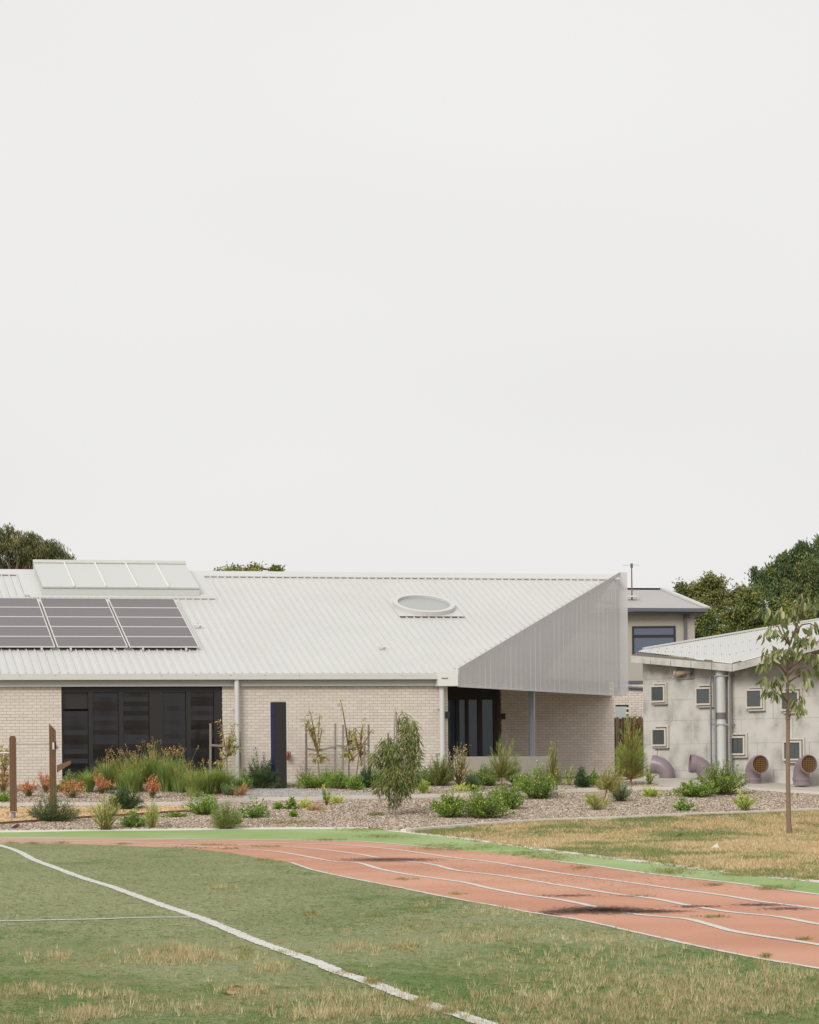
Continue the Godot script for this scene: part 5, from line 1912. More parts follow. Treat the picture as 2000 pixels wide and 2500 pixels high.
	for p in [[555, 1922, 1745, 44, "thin willowy sapling tied before the downpipe", 0.0, 15], [781, 1920, 1729, 46, "thin willowy sapling with bent top before the bare brick wall", -0.05, 15], [852, 1918, 1708, 34, "tallest thin sapling before the brick wall", 0.01, 11], [866, 1919, 1724, 46, "thin sapling leaning right beside the tallest one", 0.16, 11], [10, 1936, 1822, 34, "thin grey sapling behind the short timber post", 0.0, 16]]:
		o = plant("young_tree", p[4], "young tree", p[0], p[1], "thin staked saplings along the wall")
		s = u.call(p[0], p[1])
		bush(o, {"h": (p[1] - p[2]) * s, "w": p[3] * s * 0.62, "n": p[6] + 3, "per": 16, "len": 0.17, "wid": 0.03, "cols": thin, "along": 0.25, "droop": 0.6, "trunk": 0.42, "start": 0.3, "dome": 0.0, "lowest": 0.3, "lean": p[5], "wood": [lin(148, 118, 98)], "rise": 0.9, "curl": 0.75, "foot": 0.02, "stem": 0.009})
	o = plant("dead_sapling", "dead orange sapling with bare twigs beside the hose reel", "young tree", 738, 1918)
	bush(o, {"h": 74 * s, "w": 20 * s, "n": 8, "per": 7, "len": 0.10, "wid": 0.02, "cols": [lin(231, 165, 120), lin(212, 146, 108)], "trunk": 0.2, "wood": [lin(177, 141, 120)]})

	weeping_tree()
	lawn_tree()
	dead_leaf()

func weeping_tree() -> void:
	var g := G(964, 1992)
	var s := -g.z / F
	var o := thing("young_eucalypt", "weeping narrow leaved young gum between two stakes on the mulch", "young tree", Transform3D(Basis(), g))
	var lf := MB.new()
	var wood := MB.new()
	wood.col = lin(165, 143, 125)
	wood.tube([Vector3(0, -0.05, 0), Vector3(0.02, 1.0, 0.02), Vector3(0.0, 1.9, 0), Vector3(0.04, 2.7, 0)], [0.03, 0.024, 0.016, 0.006], 7)
	var cols := [lin(116, 132, 70), lin(100, 118, 62), lin(136, 144, 80), lin(88, 104, 56), lin(150, 138, 80)]
	# lobes of the crown in photograph pixels: x, y, half width, half height, leaves
	var lobes := [[975, 1840, 40, 50, 500], [970, 1900, 44, 40, 420], [1003, 1790, 24, 45, 380], [985, 1762, 16, 30, 110], [945, 1825, 24, 32, 230], [918, 1850, 16, 20, 110], [1012, 1838, 22, 42, 300], [1010, 1888, 20, 34, 240], [955, 1868, 34, 32, 300], [930, 1918, 20, 24, 150], [985, 1925, 16, 34, 190], [962, 1890, 34, 42, 200], [962, 1950, 14, 20, 80], [915, 1985, 20, 8, 60]]
	for q in lobes:
		var c := Vector3((q[0] - 964) * s, (1992 - q[1]) * s, rng.randf_range(-0.15, 0.15))
		var stem := Vector3(0.01, clampf(c.y * 0.8, 0.2, 2.4), 0)
		wood.tube([stem, stem.lerp(c, 0.6) + Vector3(0, 0.12, 0), c], [0.012, 0.008, 0.004], 5, false)
		for i in int(q[4] * 1.35):
			var d := rdir() * pow(rng.randf(), 0.45)
			var at := c + Vector3(d.x * q[2] * s, d.y * q[3] * s, d.z * q[2] * s)
			var dir := (Vector3.DOWN * 0.9 + Vector3(d.x, 0, d.z) * 0.6 + rdir() * 0.7).normalized()
			lf.col = mixc(cols)
			lf.leaf(at, dir, dir.cross(rdir()).normalized(), 0.17 * rng.randf_range(0.7, 1.3), 0.026, 0.05)
	part("trunk", wood, M.bark, o)
	part("crown", lf, M.leaf, o)
	for p in [[951, 1988, 1789, "brown timber stake left of the weeping young gum"], [971, 1992, 1738, "thin pale stake up through the weeping young gum"]]:
		var gg := G(p[0], p[1])
		var so := thing("timber_stake", p[3], "stake", Transform3D(Basis(), gg), "timber stakes of the saplings")
		var mb := MB.new()
		mb.bar(Vector3(0, -0.1, 0), V(p[0] - 3, p[2], -gg.z) - gg, 0.05 if p[0] == 951 else 0.036, 0.05, Vector3.BACK)
		part_mesh("shaft", mb.mesh(), M.stake, so)

func lawn_tree() -> void:
	var g := G(1927, 2038)
	var z := -g.z
	var s := z / F
	var o := thing("lawn_tree", "slender young tree with large drooping leaves on the dry lawn", "tree", Transform3D(Basis(), g))
	var P := func(px: float, py: float, dz := 0.0) -> Vector3: return V(px, py, z - dz) - g
	var wood := MB.new()
	wood.col = lin(143, 122, 103)
	wood.tube([P.call(1929, 2045), P.call(1926, 2010), P.call(1924, 1900), P.call(1924, 1800), P.call(1924, 1755), P.call(1923, 1700), P.call(1922, 1640), P.call(1925, 1590), P.call(1930, 1565)], [0.082, 0.056, 0.050, 0.046, 0.048, 0.038, 0.031, 0.024, 0.017], 12)
	wood.tube([P.call(1924, 1757), P.call(1924, 1750)], [0.057, 0.054], 10)
	part("trunk", wood, M.bark, o)
	# limbs: pixel polylines, with depth offsets
	var limbs := [
		[[1930, 1568, 0], [1941, 1540, 0.1], [1952, 1510, 0.3], [1962, 1475, 0.4], [1955, 1458, 0.4]],
		[[1930, 1570, 0], [1915, 1545, -0.1], [1903, 1515, -0.3], [1895, 1495, -0.4], [1870, 1488, -0.5]],
		[[1928, 1575, 0], [1910, 1550, 0.3], [1900, 1530, 0.6], [1885, 1525, 0.7]],
		[[1924, 1635, 0], [1942, 1622, 0.3], [1960, 1608, 0.6], [1985, 1598, 0.7], [2002, 1612, 0.7]],
		[[1924, 1650, 0], [1942, 1634, -0.1], [1958, 1632, -0.3], [1982, 1622, -0.4], [2000, 1630, -0.4]],
		[[1926, 1665, 0], [1945, 1652, 0.4], [1956, 1642, 0.6], [1962, 1655, 0.6]],
		[[1920, 1648, 0], [1910, 1632, 0.3], [1895, 1620, 0.5], [1875, 1605, 0.6], [1862, 1598, 0.6]],
		[[1922, 1640, 0], [1914, 1618, -0.2], [1905, 1600, -0.4], [1880, 1588, -0.5]],
		[[1924, 1715, 0], [1912, 1700, 0.3], [1902, 1675, 0.5], [1890, 1660, 0.5], [1872, 1655, 0.5]],
		[[1927, 1752, 0], [1933, 1730, 0.2], [1938, 1715, 0.4], [1952, 1705, 0.5]],
		[[1938, 1548, 0], [1958, 1525, -0.3], [1978, 1522, -0.5], [1992, 1530, -0.6]],
		[[1926, 1590, 0], [1945, 1570, 0.2], [1962, 1560, 0.3], [1982, 1560, 0.4]],
	]
	for l in limbs:
		var p := []
		var r := []
		for k in l.size():
			p.append(P.call(l[k][0], l[k][1], l[k][2]))
			r.append(lerpf(0.024, 0.008, k / float(l.size() - 1)))
		var mb := MB.new()
		mb.col = lin(139, 108, 91)
		mb.tube(p, r, 7)
		part("limb", mb, M.bark, o)
	# leaf sprays: centre pixel, count, spread, depth
	var sprays := [[1965, 1462, 9, 16, 0.4], [1985, 1480, 10, 14, 0.4], [1950, 1480, 9, 14, 0.4], [2000, 1486, 8, 12, 0.3], [1868, 1490, 9, 13, -0.5], [1890, 1500, 12, 16, -0.4], [1915, 1495, 12, 15, -0.2], [1932, 1505, 10, 14, 0.3], [1905, 1515, 9, 13, 0.5], [1885, 1542, 11, 13, 0.7], [1868, 1552, 5, 8, 0.7], [1900, 1545, 8, 12, 0.4], [1930, 1550, 9, 12, 0.0], [1948, 1560, 8, 12, 0.3], [1960, 1565, 10, 12, 0.3], [1980, 1560, 8, 11, 0.4], [1985, 1530, 9, 12, -0.6], [1955, 1540, 6, 10, -0.3], [1880, 1590, 14, 15, -0.4], [1900, 1598, 14, 15, 0.3], [1920, 1590, 12, 13, 0.4], [1938, 1596, 10, 12, 0.2], [1862, 1625, 8, 9, 0.6], [1885, 1610, 9, 12, 0.5], [1965, 1596, 9, 11, 0.6], [1985, 1605, 9, 11, 0.7], [2000, 1620, 8, 10, 0.6], [1995, 1638, 7, 8, -0.4], [1960, 1637, 6, 9, -0.3], [1970, 1665, 6, 10, 0.6], [1900, 1652, 8, 11, 0.4], [1872, 1658, 6, 9, 0.5], [1890, 1670, 8, 10, 0.5], [1878, 1688, 6, 9, 0.5], [1897, 1692, 10, 10, 0.5], [1918, 1672, 3, 6, 0.2], [1930, 1678, 4, 6, 0.2], [1948, 1708, 10, 11, 0.5], [1945, 1730, 7, 9, 0.5], [1960, 1738, 4, 8, 0.5]]
	var cols := [lin(112, 126, 66), lin(94, 110, 58), lin(130, 140, 80), lin(80, 96, 52), lin(168, 168, 124), lin(140, 146, 98)]
	var lf := MB.new()
	for q in sprays:
		for i in int(q[2] * 1.3):
			var d := rdir()
			var at: Vector3 = P.call(q[0] + d.x * q[3], q[1] + d.y * q[3] * 0.8 - 4, q[4] + d.z * q[3] * s)
			var out := Vector3(d.x, 0, d.z) * 0.55 + Vector3.DOWN * rng.randf_range(0.5, 1.2) + rdir() * 0.2
			big_leaf(lf, at, out.normalized(), rng.randf_range(0.17, 0.28), rng.randf_range(0.06, 0.095), mixc(cols))
	part("crown", lf, M.leaf, o)

func big_leaf(mb: MB, at: Vector3, dir: Vector3, length: float, wide: float, col: Color) -> void:
	var side := dir.cross(Vector3(rng.randf_range(-1, 1), 0.2, rng.randf_range(-1, 1))).normalized()
	var up := side.cross(dir).normalized()
	mb.col = col
	var prof := [[0.0, 0.0, 0.0], [0.2, 0.75, 0.02], [0.5, 1.0, 0.0], [0.8, 0.6, -0.06], [1.0, 0.0, -0.14]]
	for k in prof.size() - 1:
		var a: Array = prof[k]
		var b: Array = prof[k + 1]
		var ca: Vector3 = at + dir * length * a[0] + up * length * a[2]
		var cb: Vector3 = at + dir * length * b[0] + up * length * b[2]
		for sg in [-1.0, 1.0]:
			var ea: Vector3 = ca + side * wide * 0.5 * a[1] * sg + up * wide * 0.22 * a[1]
			var eb: Vector3 = cb + side * wide * 0.5 * b[1] * sg + up * wide * 0.22 * b[1]
			if a[1] == 0.0: mb.tri(ca, cb, eb)
			elif b[1] == 0.0: mb.tri(ca, cb, ea)
			else:
				mb.tri(ca, cb, eb)
				mb.tri(ca, eb, ea)

func dead_leaf() -> void:
	for p in [[34, 2024, lin(87, 49, 60), 0.14, "dark maroon leaf litter scrap on the pale gravel strip"], [560, 2436, lin(158, 134, 100), 0.10, "curled dry tan leaf lying on the turf"], [1654, 2046, lin(92, 96, 60), 0.12, "dark curled leaf lying on the dry lawn"]]:
		var g := G(p[0], p[1])
		g.y += 0.03
		var o := thing("fallen_leaf", p[4], "leaf", Transform3D(Basis(), g))
		var mb := MB.new()
		for k in 3:
			big_leaf(mb, Vector3(-0.06 + 0.04 * k, 0.02 * k, 0), Vector3(1, 0.15 * (k - 1), 0.3).normalized(), p[3], p[3] * 0.5, p[2] * rng.randf_range(0.8, 1.2))
		part("blade", mb, M.blade, o)
	var g := G(1744, 2074)
	g.y += 0.02
	var o := thing("paper_scrap", "white scrap of paper lying on the dry lawn", "litter", Transform3D(Basis(), g))
	var mb := MB.new()
	mb.tri(Vector3(-0.1, 0, 0.05), Vector3(0.06, 0.1, 0), Vector3(0.1, 0.0, 0.06))
	mb.tri(Vector3(-0.1, 0, 0.05), Vector3(0.06, 0.1, 0), Vector3(-0.02, 0.02, -0.12))
	part("sheet", mb, M.paint, o)

# ---------------------------------------------------------------- trees behind
func big_tree(called: String, label: String, z: float, base_px: float, lobes: Array, cols: Array, leaf: Vector2, style := 0) -> void:
	var base := V(base_px, 1860, z)
	base.y = FLOOR
	var o := thing(called, label, "tree", Transform3D(Basis(), base), "trees behind the buildings")
	var s := z / F
	var lf := MB.new()
	var wood := MB.new()
	wood.col = lin(132, 113, 96)
	var crown_low := 9999.0
	for q in lobes:
		crown_low = minf(crown_low, V(q[0], q[1] + q[3], z).y)
	var fork := Vector3(0, maxf(crown_low - base.y, 1.5), 0)
	wood.tube([Vector3(0, -0.2, 0), fork * 0.5 + Vector3(0.1, 0, 0), fork], [0.28, 0.22, 0.18], 9)
	for q in lobes:
		var c := V(q[0], q[1], z - q[5]) - base
		wood.tube([fork * 0.9, fork.lerp(c, 0.5) + Vector3(0, 0.3, 0), c], [0.12, 0.08, 0.03], 6, false)
		var rx: float = q[2] * s
		var ry: float = q[3] * s
		var clumps := int(q[4] * 0.62)
		for k in clumps:
			var d := rdir()
			if d.z < -0.3: d.z = -d.z
			var rad := 1.02 * pow(rng.randf(), 0.45)
			var cc := c + Vector3(d.x * rx, d.y * ry, d.z * rx * 0.8) * rad
			wood.tube([c.lerp(cc, 0.2), cc], [0.03, 0.012], 4, false)
			var tone := mixc(cols)
			var cr := rng.randf_range(0.2, 0.46) * (0.75 if style == 2 else 1.0)
			for i in 60:
				var e := rdir() * pow(rng.randf(), 0.5)
				var at := cc + Vector3(e.x * cr, e.y * cr * (1.5 if style == 2 else 0.75), e.z * cr)
				var dir := rdir()
				if style == 1: dir = (dir + Vector3.DOWN * 1.3).normalized()      # drooping
				elif style == 2: dir = (dir * 0.7 + Vector3.UP).normalized()      # upright shoots
				var f := rng.randf_range(0.8, 1.2)
				lf.col = Color(tone.r * f, tone.g * f, tone.b * f)
				lf.leaf(at, dir, dir.cross(rdir()).normalized(), leaf.x * rng.randf_range(0.7, 1.3), leaf.y)
	part("trunk", wood, M.bark, o)
	part("crown", lf, M.leaf, o)

func back_trees() -> void:
	var gum := [lin(112, 118, 70), lin(94, 102, 60), lin(130, 132, 82), lin(80, 88, 54), lin(132, 122, 78)]
	big_tree("gum_tree", "large olive gum tree behind the end of the white roof", 128.0, 30, [[20, 1325, 50, 42, 90, 0.0], [75, 1335, 44, 36, 80, 0.8], [125, 1352, 36, 34, 70, 0.0], [-40, 1330, 60, 50, 90, 0.0], [155, 1374, 26, 18, 34, 0.3], [60, 1375, 60, 22, 50, -1.0], [-20, 1380, 60, 24, 40, -0.5], [110, 1385, 50, 14, 30, 0.5]], gum, Vector2(0.24, 0.045), 1)
	var mid := [lin(122, 129, 69), lin(103, 113, 60), lin(146, 146, 81)]
	big_tree("street_tree", "tree whose leafy top shows just over the white ridge", 112.0, 590, [[570, 1398, 40, 9, 24, 0.0], [618, 1392, 15, 9, 14, 0.0], [676, 1393, 13, 10, 16, 0.0], [600, 1408, 70, 8, 16, 0.0]], mid, Vector2(0.15, 0.065), 0)
	var loose := [lin(132, 136, 76), lin(112, 118, 66), lin(152, 150, 90), lin(94, 102, 58)]
	big_tree("street_tree", "loose olive tree behind the two storey house", 118.0, 1730, [[1735, 1425, 34, 24, 50, 0.0], [1700, 1448, 28, 26, 40, 0.0], [1755, 1462, 34, 26, 44, 0.3], [1665, 1462, 16, 40, 24, 0.0], [1795, 1450, 24, 26, 30, 0.0], [1715, 1490, 40, 30, 44, 0.5], [1665, 1435, 8, 20, 10, 0.0]], loose, Vector2(0.15, 0.07), 0)
	var deep := [lin(88, 110, 66), lin(72, 94, 58), lin(106, 126, 72), lin(126, 130, 66), lin(64, 82, 54)]
	big_tree("leafy_tree", "tall dark green tree with upright shoots behind the shed", 112.0, 1950, [[1930, 1425, 48, 40, 110, 0.0], [1975, 1415, 38, 42, 90, 0.5], [2030, 1413, 50, 50, 80, 0.0], [1880, 1433, 30, 40, 60, 0.3], [1950, 1365, 8, 24, 12, 0.0], [1962, 1358, 7, 22, 12, 0.0], [1930, 1375, 9, 20, 12, 0.0], [1908, 1385, 9, 20, 12, 0.0], [1990, 1363, 9, 24, 12, 0.0], [1843, 1415, 8, 30, 14, 0.0], [1856, 1438, 12, 24, 16, 0.0], [1972, 1378, 9, 20, 12, 0.0], [1918, 1371, 6, 22, 10, 0.0], [1942, 1353, 6, 24, 10, 0.0], [1955, 1347, 5, 22, 10, 0.0], [1980, 1355, 6, 26, 10, 0.0], [2000, 1349, 6, 26, 10, 0.0], [1895, 1393, 6, 22, 10, 0.0], [1870, 1408, 6, 24, 10, 0.0], [1888, 1405, 5, 20, 8, 0.0], [1930, 1463, 60, 36, 90, 0.8], [1990, 1473, 50, 40, 70, 0.6]], deep, Vector2(0.14, 0.06), 2)
	var under := [lin(94, 112, 58), lin(78, 96, 52), lin(120, 130, 66), lin(146, 142, 62), lin(68, 84, 50)]
	big_tree("leafy_tree", "low dense green tree just above the shed roof", 108.0, 1800, [[1830, 1470, 34, 34, 70, 0.0], [1790, 1505, 44, 34, 80, 0.4], [1850, 1520, 46, 32, 80, 0.4], [1720, 1530, 34, 28, 60, 0.3], [1900, 1500, 40, 36, 70, 0.0], [1760, 1545, 50, 18, 50, 0.8], [1700, 1555, 24, 16, 30, 0.6], [1940, 1510, 46, 30, 60, 0.3], [2000, 1510, 46, 40, 60, 0.0]], under, Vector2(0.13, 0.06), 0)

# ---------------------------------------------------------------- litter, chips and grass
func inside(p: Vector2, poly: PackedVector2Array) -> bool:
	return Geometry2D.is_point_in_polygon(p, poly)

func tuft_mesh(blades: int, h: float, w: float, spread: float) -> ArrayMesh:
	var mb := MB.new()
	for i in blades:
		var az := rng.randf() * TAU
		var d := Vector3(cos(az), 0, sin(az))
		var b := d * spread * rng.randf() * 0.5
		var tip := b + d * spread * rng.randf_range(0.2, 1.0) + Vector3.UP * h * rng.randf_range(0.5, 1.1)
		var s := d.cross(Vector3.UP).rotated(Vector3.UP, rng.randf_range(-1, 1)) * w * 0.5
		mb.col = Color.WHITE * rng.randf_range(0.85, 1.15)
		mb.tri(b - s, b + s, tip)
	return mb.mesh()

func litter() -> void:
	# wood chips over the beds
	var chip := MB.new()
	chip.box(Vector3.ZERO, Vector3(0.046, 0.010, 0.02))
	var xf := []
	var cols := PackedColorArray()
	var tones := [lin(166, 149, 130), lin(188, 172, 153), lin(136, 118, 101), lin(200, 187, 170), lin(108, 92, 78), lin(172, 153, 132), lin(214, 204, 190), lin(122, 105, 91)]
	var bed := PackedVector2Array()
	for p in xz(line_px([[-60, 2029], [203, 2026], [406, 2024], [609, 2021], [760, 2020], [900, 2020], [960, 2029], [985, 2031], [1139, 2018], [1313, 2006], [1450, 2001], [1600, 1995], [1700, 1990], [1800, 1987], [2060, 1975], [2060, 1942], [2000, 1938], [1900, 1932], [1822, 1927], [1740, 1928], [1656, 1927], [1574, 1910], [1500, 1906], [1350, 1908], [1120, 1910], [1090, 1909], [900, 1910], [720, 1912], [690, 1922], [600, 1922], [560, 1912], [150, 1914], [-60, 1916]])):
		bed.append(p)
	var pit := PackedVector2Array(xz(line_px([[-200, 2026], [0, 2013], [104, 2006], [195, 1999], [313, 1992], [470, 1982], [470, 1969], [313, 1970], [104, 1972], [-200, 1976]])))
	var path := PackedVector2Array(xz(line_px([[596, 1955], [700, 1954], [800, 1951], [900, 1950], [1000, 1948], [900, 1938], [780, 1933], [700, 1925], [600, 1924]])))
	var lo := bed[0]
	var hi := bed[0]
	for p in bed:
		lo = lo.min(p); hi = hi.max(p)
	var want := 230000
	var sand := [lin(208, 180, 138), lin(192, 162, 120), lin(222, 198, 158), lin(170, 140, 102)]
	for i in want:
		var p := Vector2(rng.randf_range(lo.x, hi.x), rng.randf_range(lo.y, hi.y))
		if not inside(p, bed) or inside(p, path): continue
		var b := Basis(Vector3.UP, rng.randf() * TAU) * Basis(Vector3.RIGHT, rng.randf_range(-0.7, 0.7)) * Basis(Vector3.BACK, rng.randf_range(-0.5, 0.5))
		b = b.scaled(Vector3.ONE * rng.randf_range(0.6, 1.5))
		xf.append(Transform3D(b, Vector3(p.x, gh(p.x, p.y) + 0.012, p.y)))
		cols.append(mixc(sand if inside(p, pit) else tones))
	scatter("wood_chips", chip.mesh(), M.chip, xf, cols, "pale wood chip mulch spread over the planted beds", "mulch")

	# grey gravel of the path
	xf = []
	cols = PackedColorArray()
	var stone := MB.new()
	stone.box(Vector3.ZERO, Vector3(0.03, 0.018, 0.026))
	lo = path[0]; hi = path[0]
	for p in path:
		lo = lo.min(p); hi = hi.max(p)
	for i in 26000:
		var p := Vector2(rng.randf_range(lo.x, hi.x), rng.randf_range(lo.y, hi.y))
		if not inside(p, path): continue
		xf.append(Transform3D(Basis(rdir(), rng.randf() * TAU).scaled(Vector3.ONE * rng.randf_range(0.5, 1.3)), Vector3(p.x, gh(p.x, p.y) + 0.014, p.y)))
		cols.append(mixc([lin(176, 170, 164), lin(150, 146, 142), lin(196, 190, 182), lin(130, 124, 120)]))
	scatter("path_gravel", stone.mesh(), M.chip, xf, cols, "grey gravel of the path by the dark pylon", "gravel")

	# blades of the dry lawn
	xf = []
	cols = PackedColorArray()
	var tuft := tuft_mesh(7, 0.055, 0.010, 0.05)
	var lawn := PackedVector2Array(xz(line_px([[1000, 2034], [1056, 2037], [1178, 2052], [1300, 2069], [1422, 2085], [1560, 2101], [1706, 2119], [1828, 2134], [2060, 2158], [2060, 1978], [1800, 1989], [1700, 1992], [1600, 1997], [1450, 2003], [1313, 2008], [1139, 2020]])))
	lo = lawn[0]; hi = lawn[0]
	for p in lawn:
		lo = lo.min(p); hi = hi.max(p)
	for i in 130000:
		var p := Vector2(rng.randf_range(lo.x, hi.x), rng.randf_range(lo.y, hi.y))
		if not inside(p, lawn): continue
		var a := nz(p.x, p.y * 0.6, 22.0, 15) + 0.6 * nz(p.x, p.y * 0.6, 70.0, 16) + rng.randf_range(-0.35, 0.35)
		var sc := rng.randf_range(0.6, 1.35)
		xf.append(Transform3D(Basis(Vector3.UP, rng.randf() * TAU).scaled(Vector3(sc, sc * rng.randf_range(0.6, 1.2), sc)), Vector3(p.x, gh(p.x, p.y) + 0.004, p.y)))
		cols.append(mixc([lin(146, 152, 96), lin(128, 138, 84)]) if a > 0.16 else mixc([lin(216, 192, 150), lin(202, 176, 134), lin(228, 208, 170), lin(190, 164, 124), lin(168, 158, 108)]))
	scatter("lawn_grass", tuft, M.blade, xf, cols, "dry straw and green blades of the lawn", "grass")

	# turf pile, weeds and straw in the field
	xf = []
	cols = PackedColorArray()
	var pile := tuft_mesh(7, 0.012, 0.004, 0.03)
	var fieldp := PackedVector2Array([Vector2(-16, -11), Vector2(5, -11)])
	var ie := resample(inner_edge, 60)
	for i in range(ie.size() - 1, -1, -1): fieldp.append(Vector2(ie[i].x, ie[i].z))
	for i in 170000:
		var z := lerpf(15.8, 60.0, pow(rng.randf(), 1.7))
		var x := rng.randf_range(-0.165, 0.165) * z
		var p := Vector2(x, -z)
		if not inside(p, fieldp): continue
		var sc := rng.randf_range(0.7, 1.4) * (1.0 if z < 26.0 else 1.3)
		var c := turf_tint(Vector3(x, 0, -z))
		var f := rng.randf_range(0.9, 1.5)
		c = Color(c.r * f, c.g * f, c.b * f)
		if rng.randf() < 0.05: c = mixc([lin(170, 156, 116), lin(156, 150, 104)])
		xf.append(Transform3D(Basis(Vector3.UP, rng.randf() * TAU).scaled(Vector3(sc, sc * rng.randf_range(0.5, 1.2), sc)), Vector3(x, gh(x, -z) + 0.022, -z)))
		cols.append(c)
	scatter("turf_pile", pile, M.blade, xf, cols, "short green pile of the synthetic turf", "turf")
	xf = []
	cols = PackedColorArray()
	var weed := tuft_mesh(7, 0.042, 0.0045, 0.05)
	for i in 120000:
		var z := lerpf(16.2, 34.0, pow(rng.randf(), 1.3))
		var x := rng.randf_range(-0.165, 0.165) * z
		var p := Vector2(x, -z)
		var a := nz(x, -z * 0.6, 26.0, 33) + 0.7 * nz(x, -z * 0.6, 90.0, 34)
		var b2 := nz(x, -z * 0.5, 240.0, 36)
		var keep := smoothstep(0.1, 1.1, a + 0.5 * b2 + 0.16 * (x / z) / 0.16 + clampf((21.5 - z) * 0.035, -0.4, 0.2) + 0.06)
		if rng.randf() > keep * 0.42 or not inside(p, fieldp): continue
		var sc := rng.randf_range(0.5, 1.2)
		xf.append(Transform3D(Basis(Vector3.UP, rng.randf() * TAU).scaled(Vector3.ONE * sc), Vector3(x, gh(x, -z) + 0.022, -z)))
		cols.append(mixc([lin(192, 170, 128), lin(178, 154, 112), lin(202, 182, 142), lin(166, 150, 108)]) if rng.randf() < 0.6 else mixc([lin(128, 142, 84), lin(108, 126, 72)]))
	for q in [[430, 2330, 60, 10, 420], [410, 2352, 60, 8, 380], [500, 2345, 60, 8, 300], [120, 2345, 40, 9, 180], [90, 2432, 60, 10, 240], [270, 2440, 70, 9, 220], [220, 2486, 50, 10, 360], [420, 2470, 90, 10, 200], [660, 2372, 30, 8, 220], [600, 2428, 34, 10, 260], [850, 2445, 90, 16, 520], [780, 2484, 110, 12, 520], [880, 2322, 46, 8, 260], [990, 2318, 24, 6, 140], [540, 2172, 26, 3, 110], [1000, 2480, 90, 12, 360], [1210, 2230, 50, 8, 260], [1160, 2300, 70, 8, 200], [1250, 2285, 60, 6, 140], [1330, 2350, 120, 14, 500], [1500, 2400, 160, 18, 600], [1700, 2420, 160, 18, 600], [1850, 2440, 140, 18, 600], [1300, 2450, 160, 16, 560], [1600, 2470, 200, 14, 600], [1900, 2390, 90, 10, 320], [1480, 2300, 70, 8, 220], [1560, 2330, 100, 10, 260], [1050, 2215, 40, 5, 90], [1750, 2360, 90, 8, 240]]:
		for i in int(q[4] * 0.42):
			var g := G(q[0] + rng.randfn(0, 0.95) * q[2], q[1] + rng.randfn(0, 0.95) * q[3])
			if not inside(Vector2(g.x, g.z), fieldp): continue
			var sc := rng.randf_range(0.6, 1.5)
			xf.append(Transform3D(Basis(Vector3.UP, rng.randf() * TAU).scaled(Vector3(sc, sc * rng.randf_range(0.7, 1.5), sc)), g + Vector3(0, 0.022, 0)))
			cols.append(mixc([lin(202, 182, 142), lin(186, 164, 124), lin(214, 198, 160), lin(164, 144, 106), lin(176, 166, 116), lin(148, 150, 100)]))
	scatter("dry_weeds", weed, M.blade, xf, cols, "dry straw coloured weeds growing through the turf", "weeds")

	# weeds along the margin and on the track
	xf = []
	cols = PackedColorArray()
	var strips := [[700, 2010, 75, 5, 500], [880, 2027, 60, 4, 260], [940, 2044, 60, 4, 220], [1075, 2068, 45, 6, 200], [1090, 2076, 60, 4, 220], [1350, 2095, 60, 8, 300], [1180, 2070, 40, 5, 110], [1270, 2086, 60, 5, 240], [1640, 2131, 50, 6, 260], [1820, 2139, 60, 4, 220], [1890, 2172, 45, 5, 180], [1740, 2164, 20, 3, 60], [1420, 2122, 30, 3, 50], [800, 2053, 40, 2, 110], [80, 2061, 18, 2, 70], [30, 2060, 12, 2, 50], [150, 2060, 14, 2, 60], [300, 2063, 20, 2, 60], [440, 2072, 40, 2, 90], [520, 2065, 50, 2, 120], [560, 2074, 30, 2, 60], [650, 2069, 40, 2, 90], [640, 2103, 20, 3, 60], [760, 2237, 14, 8, 120], [1020, 2232, 26, 3, 80], [1000, 2318, 24, 8, 90], [920, 2243, 26, 2, 40], [600, 2333, 18, 12, 90], [985, 2150, 26, 2, 40], [1115, 2186, 20, 2, 30], [1740, 2243, 30, 2, 50], [1560, 2192, 40, 1.5, 30], [1960, 2298, 16, 2, 30], [1870, 2340, 10, 5, 30], [908, 2407, 12, 7, 170], [1030, 2456, 11, 6, 150], [1094, 2479, 10, 6, 140], [700, 2333, 60, 6, 60], [840, 2384, 40, 6, 70]]
	for q in strips:
		for i in q[4]:
			var g := G(q[0] + rng.randfn(0, 0.62) * q[2], q[1] + rng.randfn(0, 0.62) * q[3])
			var sc := rng.randf_range(0.4, 1.15)
			xf.append(Transform3D(Basis(Vector3.UP, rng.randf() * TAU).scaled(Vector3(sc * 1.4, sc * 0.8, sc * 1.4)), g + Vector3(0, 0.02, 0)))
			cols.append(mixc([lin(152, 142, 86), lin(122, 130, 72), lin(176, 156, 106), lin(106, 118, 62)]))
	# ragged fringe of grass along both edgings of the lawn
	for e in [green_edge, bed_edge]:
		for i in 2600:
			var k: int = rng.randi() % (e.size() - 1)
			var p: Vector3 = e[k].lerp(e[k + 1], rng.randf())
			if p.x < 0.2: continue
			p += Vector3(rng.randfn(0, 0.12), 0, -0.25 - absf(rng.randfn(0, 0.18))) if e == green_edge else Vector3(rng.randfn(0, 0.1), 0, 0.12 + absf(rng.randfn(0, 0.15)))
			if nz(p.x, p.z, 60.0, 40) < -0.15: continue
			p.y = gh(p.x, p.z) + 0.01
			xf.append(Transform3D(Basis(Vector3.UP, rng.randf() * TAU).scaled(Vector3.ONE * rng.randf_range(0.6, 1.3)), p))
			cols.append(mixc([lin(128, 130, 66), lin(110, 118, 58), lin(160, 146, 92)]))
	scatter("edge_weeds", weed, M.blade, xf, cols, "creeping weeds along the track and the edgings", "weeds")

	# black worn rubber flecks on the track
	xf = []
	cols = PackedColorArray()
	var fleck := MB.new()
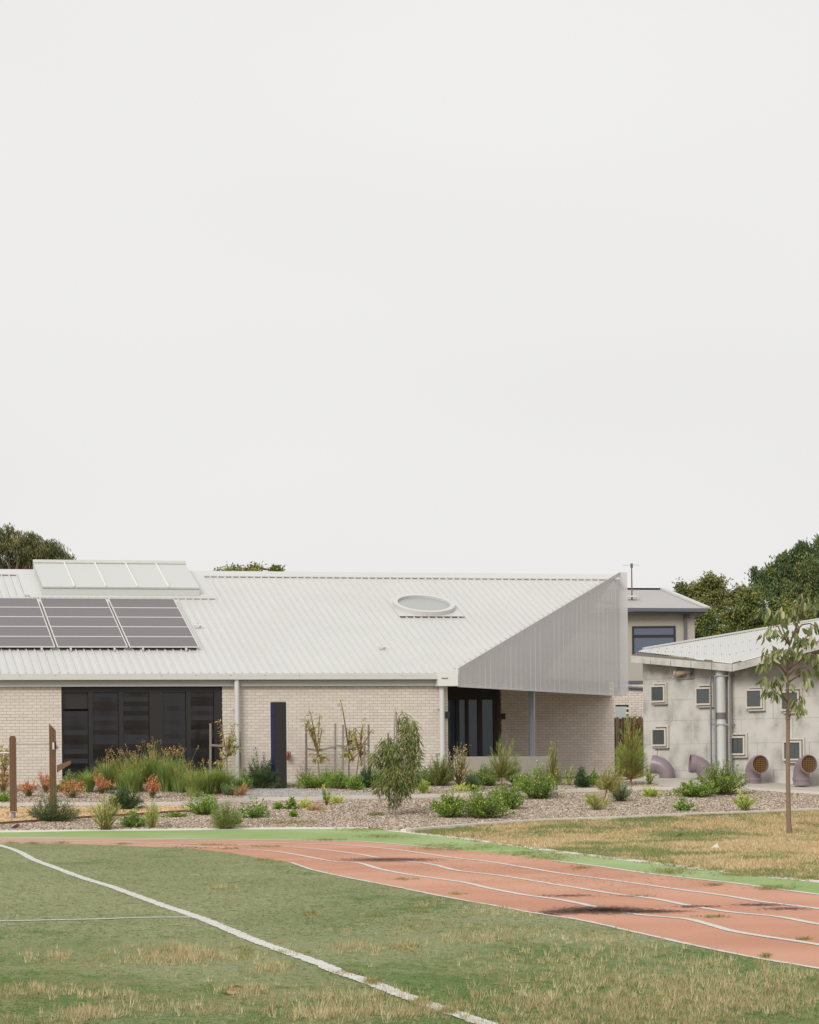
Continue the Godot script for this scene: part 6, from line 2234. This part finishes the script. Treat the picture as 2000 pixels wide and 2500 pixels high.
	fleck.tri(Vector3(-0.026, 0, -0.010), Vector3(0.026, 0, -0.005), Vector3(0.0, 0, 0.014))
	for q in [[950, 2101, 120, 5.0, 3800], [1470, 2226, 100, 7.5, 4600], [1580, 2229, 90, 4, 1000], [1380, 2230, 70, 4, 700], [1850, 2213, 60, 3, 350], [1700, 2217, 60, 3, 260], [1390, 2190, 70, 3, 300], [1330, 2236, 60, 3, 300], [1920, 2222, 60, 4, 250], [1500, 2150, 400, 30, 900], [1100, 2120, 300, 20, 500]]:
		for i in q[4]:
			var g := G(q[0] + rng.randfn(0, 0.5) * q[2], q[1] + rng.randfn(0, 0.5) * q[3])
			xf.append(Transform3D(Basis(Vector3.UP, rng.randf() * TAU).scaled(Vector3.ONE * rng.randf_range(0.5, 1.5)), g + Vector3(0, 0.0225, 0)))
			cols.append(mixc([lin(104, 76, 64), lin(88, 66, 56), lin(124, 88, 72)]))
	var ti := resample(inner_edge, 200)
	var to := resample(outer_edge, 200)
	for i in 9000:
		var k := rng.randi() % 199
		var c := ti[k].lerp(ti[k + 1], rng.randf()).lerp(to[k], rng.randf_range(0.01, 0.98))
		if nz(c.x, c.z, 45.0, 61) + 0.5 * nz(c.x, c.z, 160.0, 62) < rng.randf_range(-0.3, 0.5): continue
		c.y = gh(c.x, c.z) + 0.0205
		xf.append(Transform3D(Basis(Vector3.UP, rng.randf() * TAU).scaled(Vector3.ONE * rng.randf_range(0.3, 0.9)), c))
		cols.append(mixc([lin(150, 104, 86), lin(128, 92, 78), lin(214, 178, 152), lin(220, 186, 162)]))
	scatter("worn_flecks", fleck.mesh(), M.chip, xf, cols, "black worn patches of bare rubber on the track", "wear")

# ----------------------------------------------------------------
func _ready() -> void:
	rng.seed = 20240611
	fnl.seed = 3
	fnl.frequency = 0.01
	fnl.fractal_octaves = 3
	Bt = Transform3D(Basis(Vector3.UP, TH), Vector3(0, 0, -Z0))
	sky_and_camera()
	materials()
	grounds()
	school()
	house()
	fence()
	shed()
	back_trees()
	solar_panels()
	pylon()
	hose_reel()
	exercise_frame()
	gardens()
	litter()
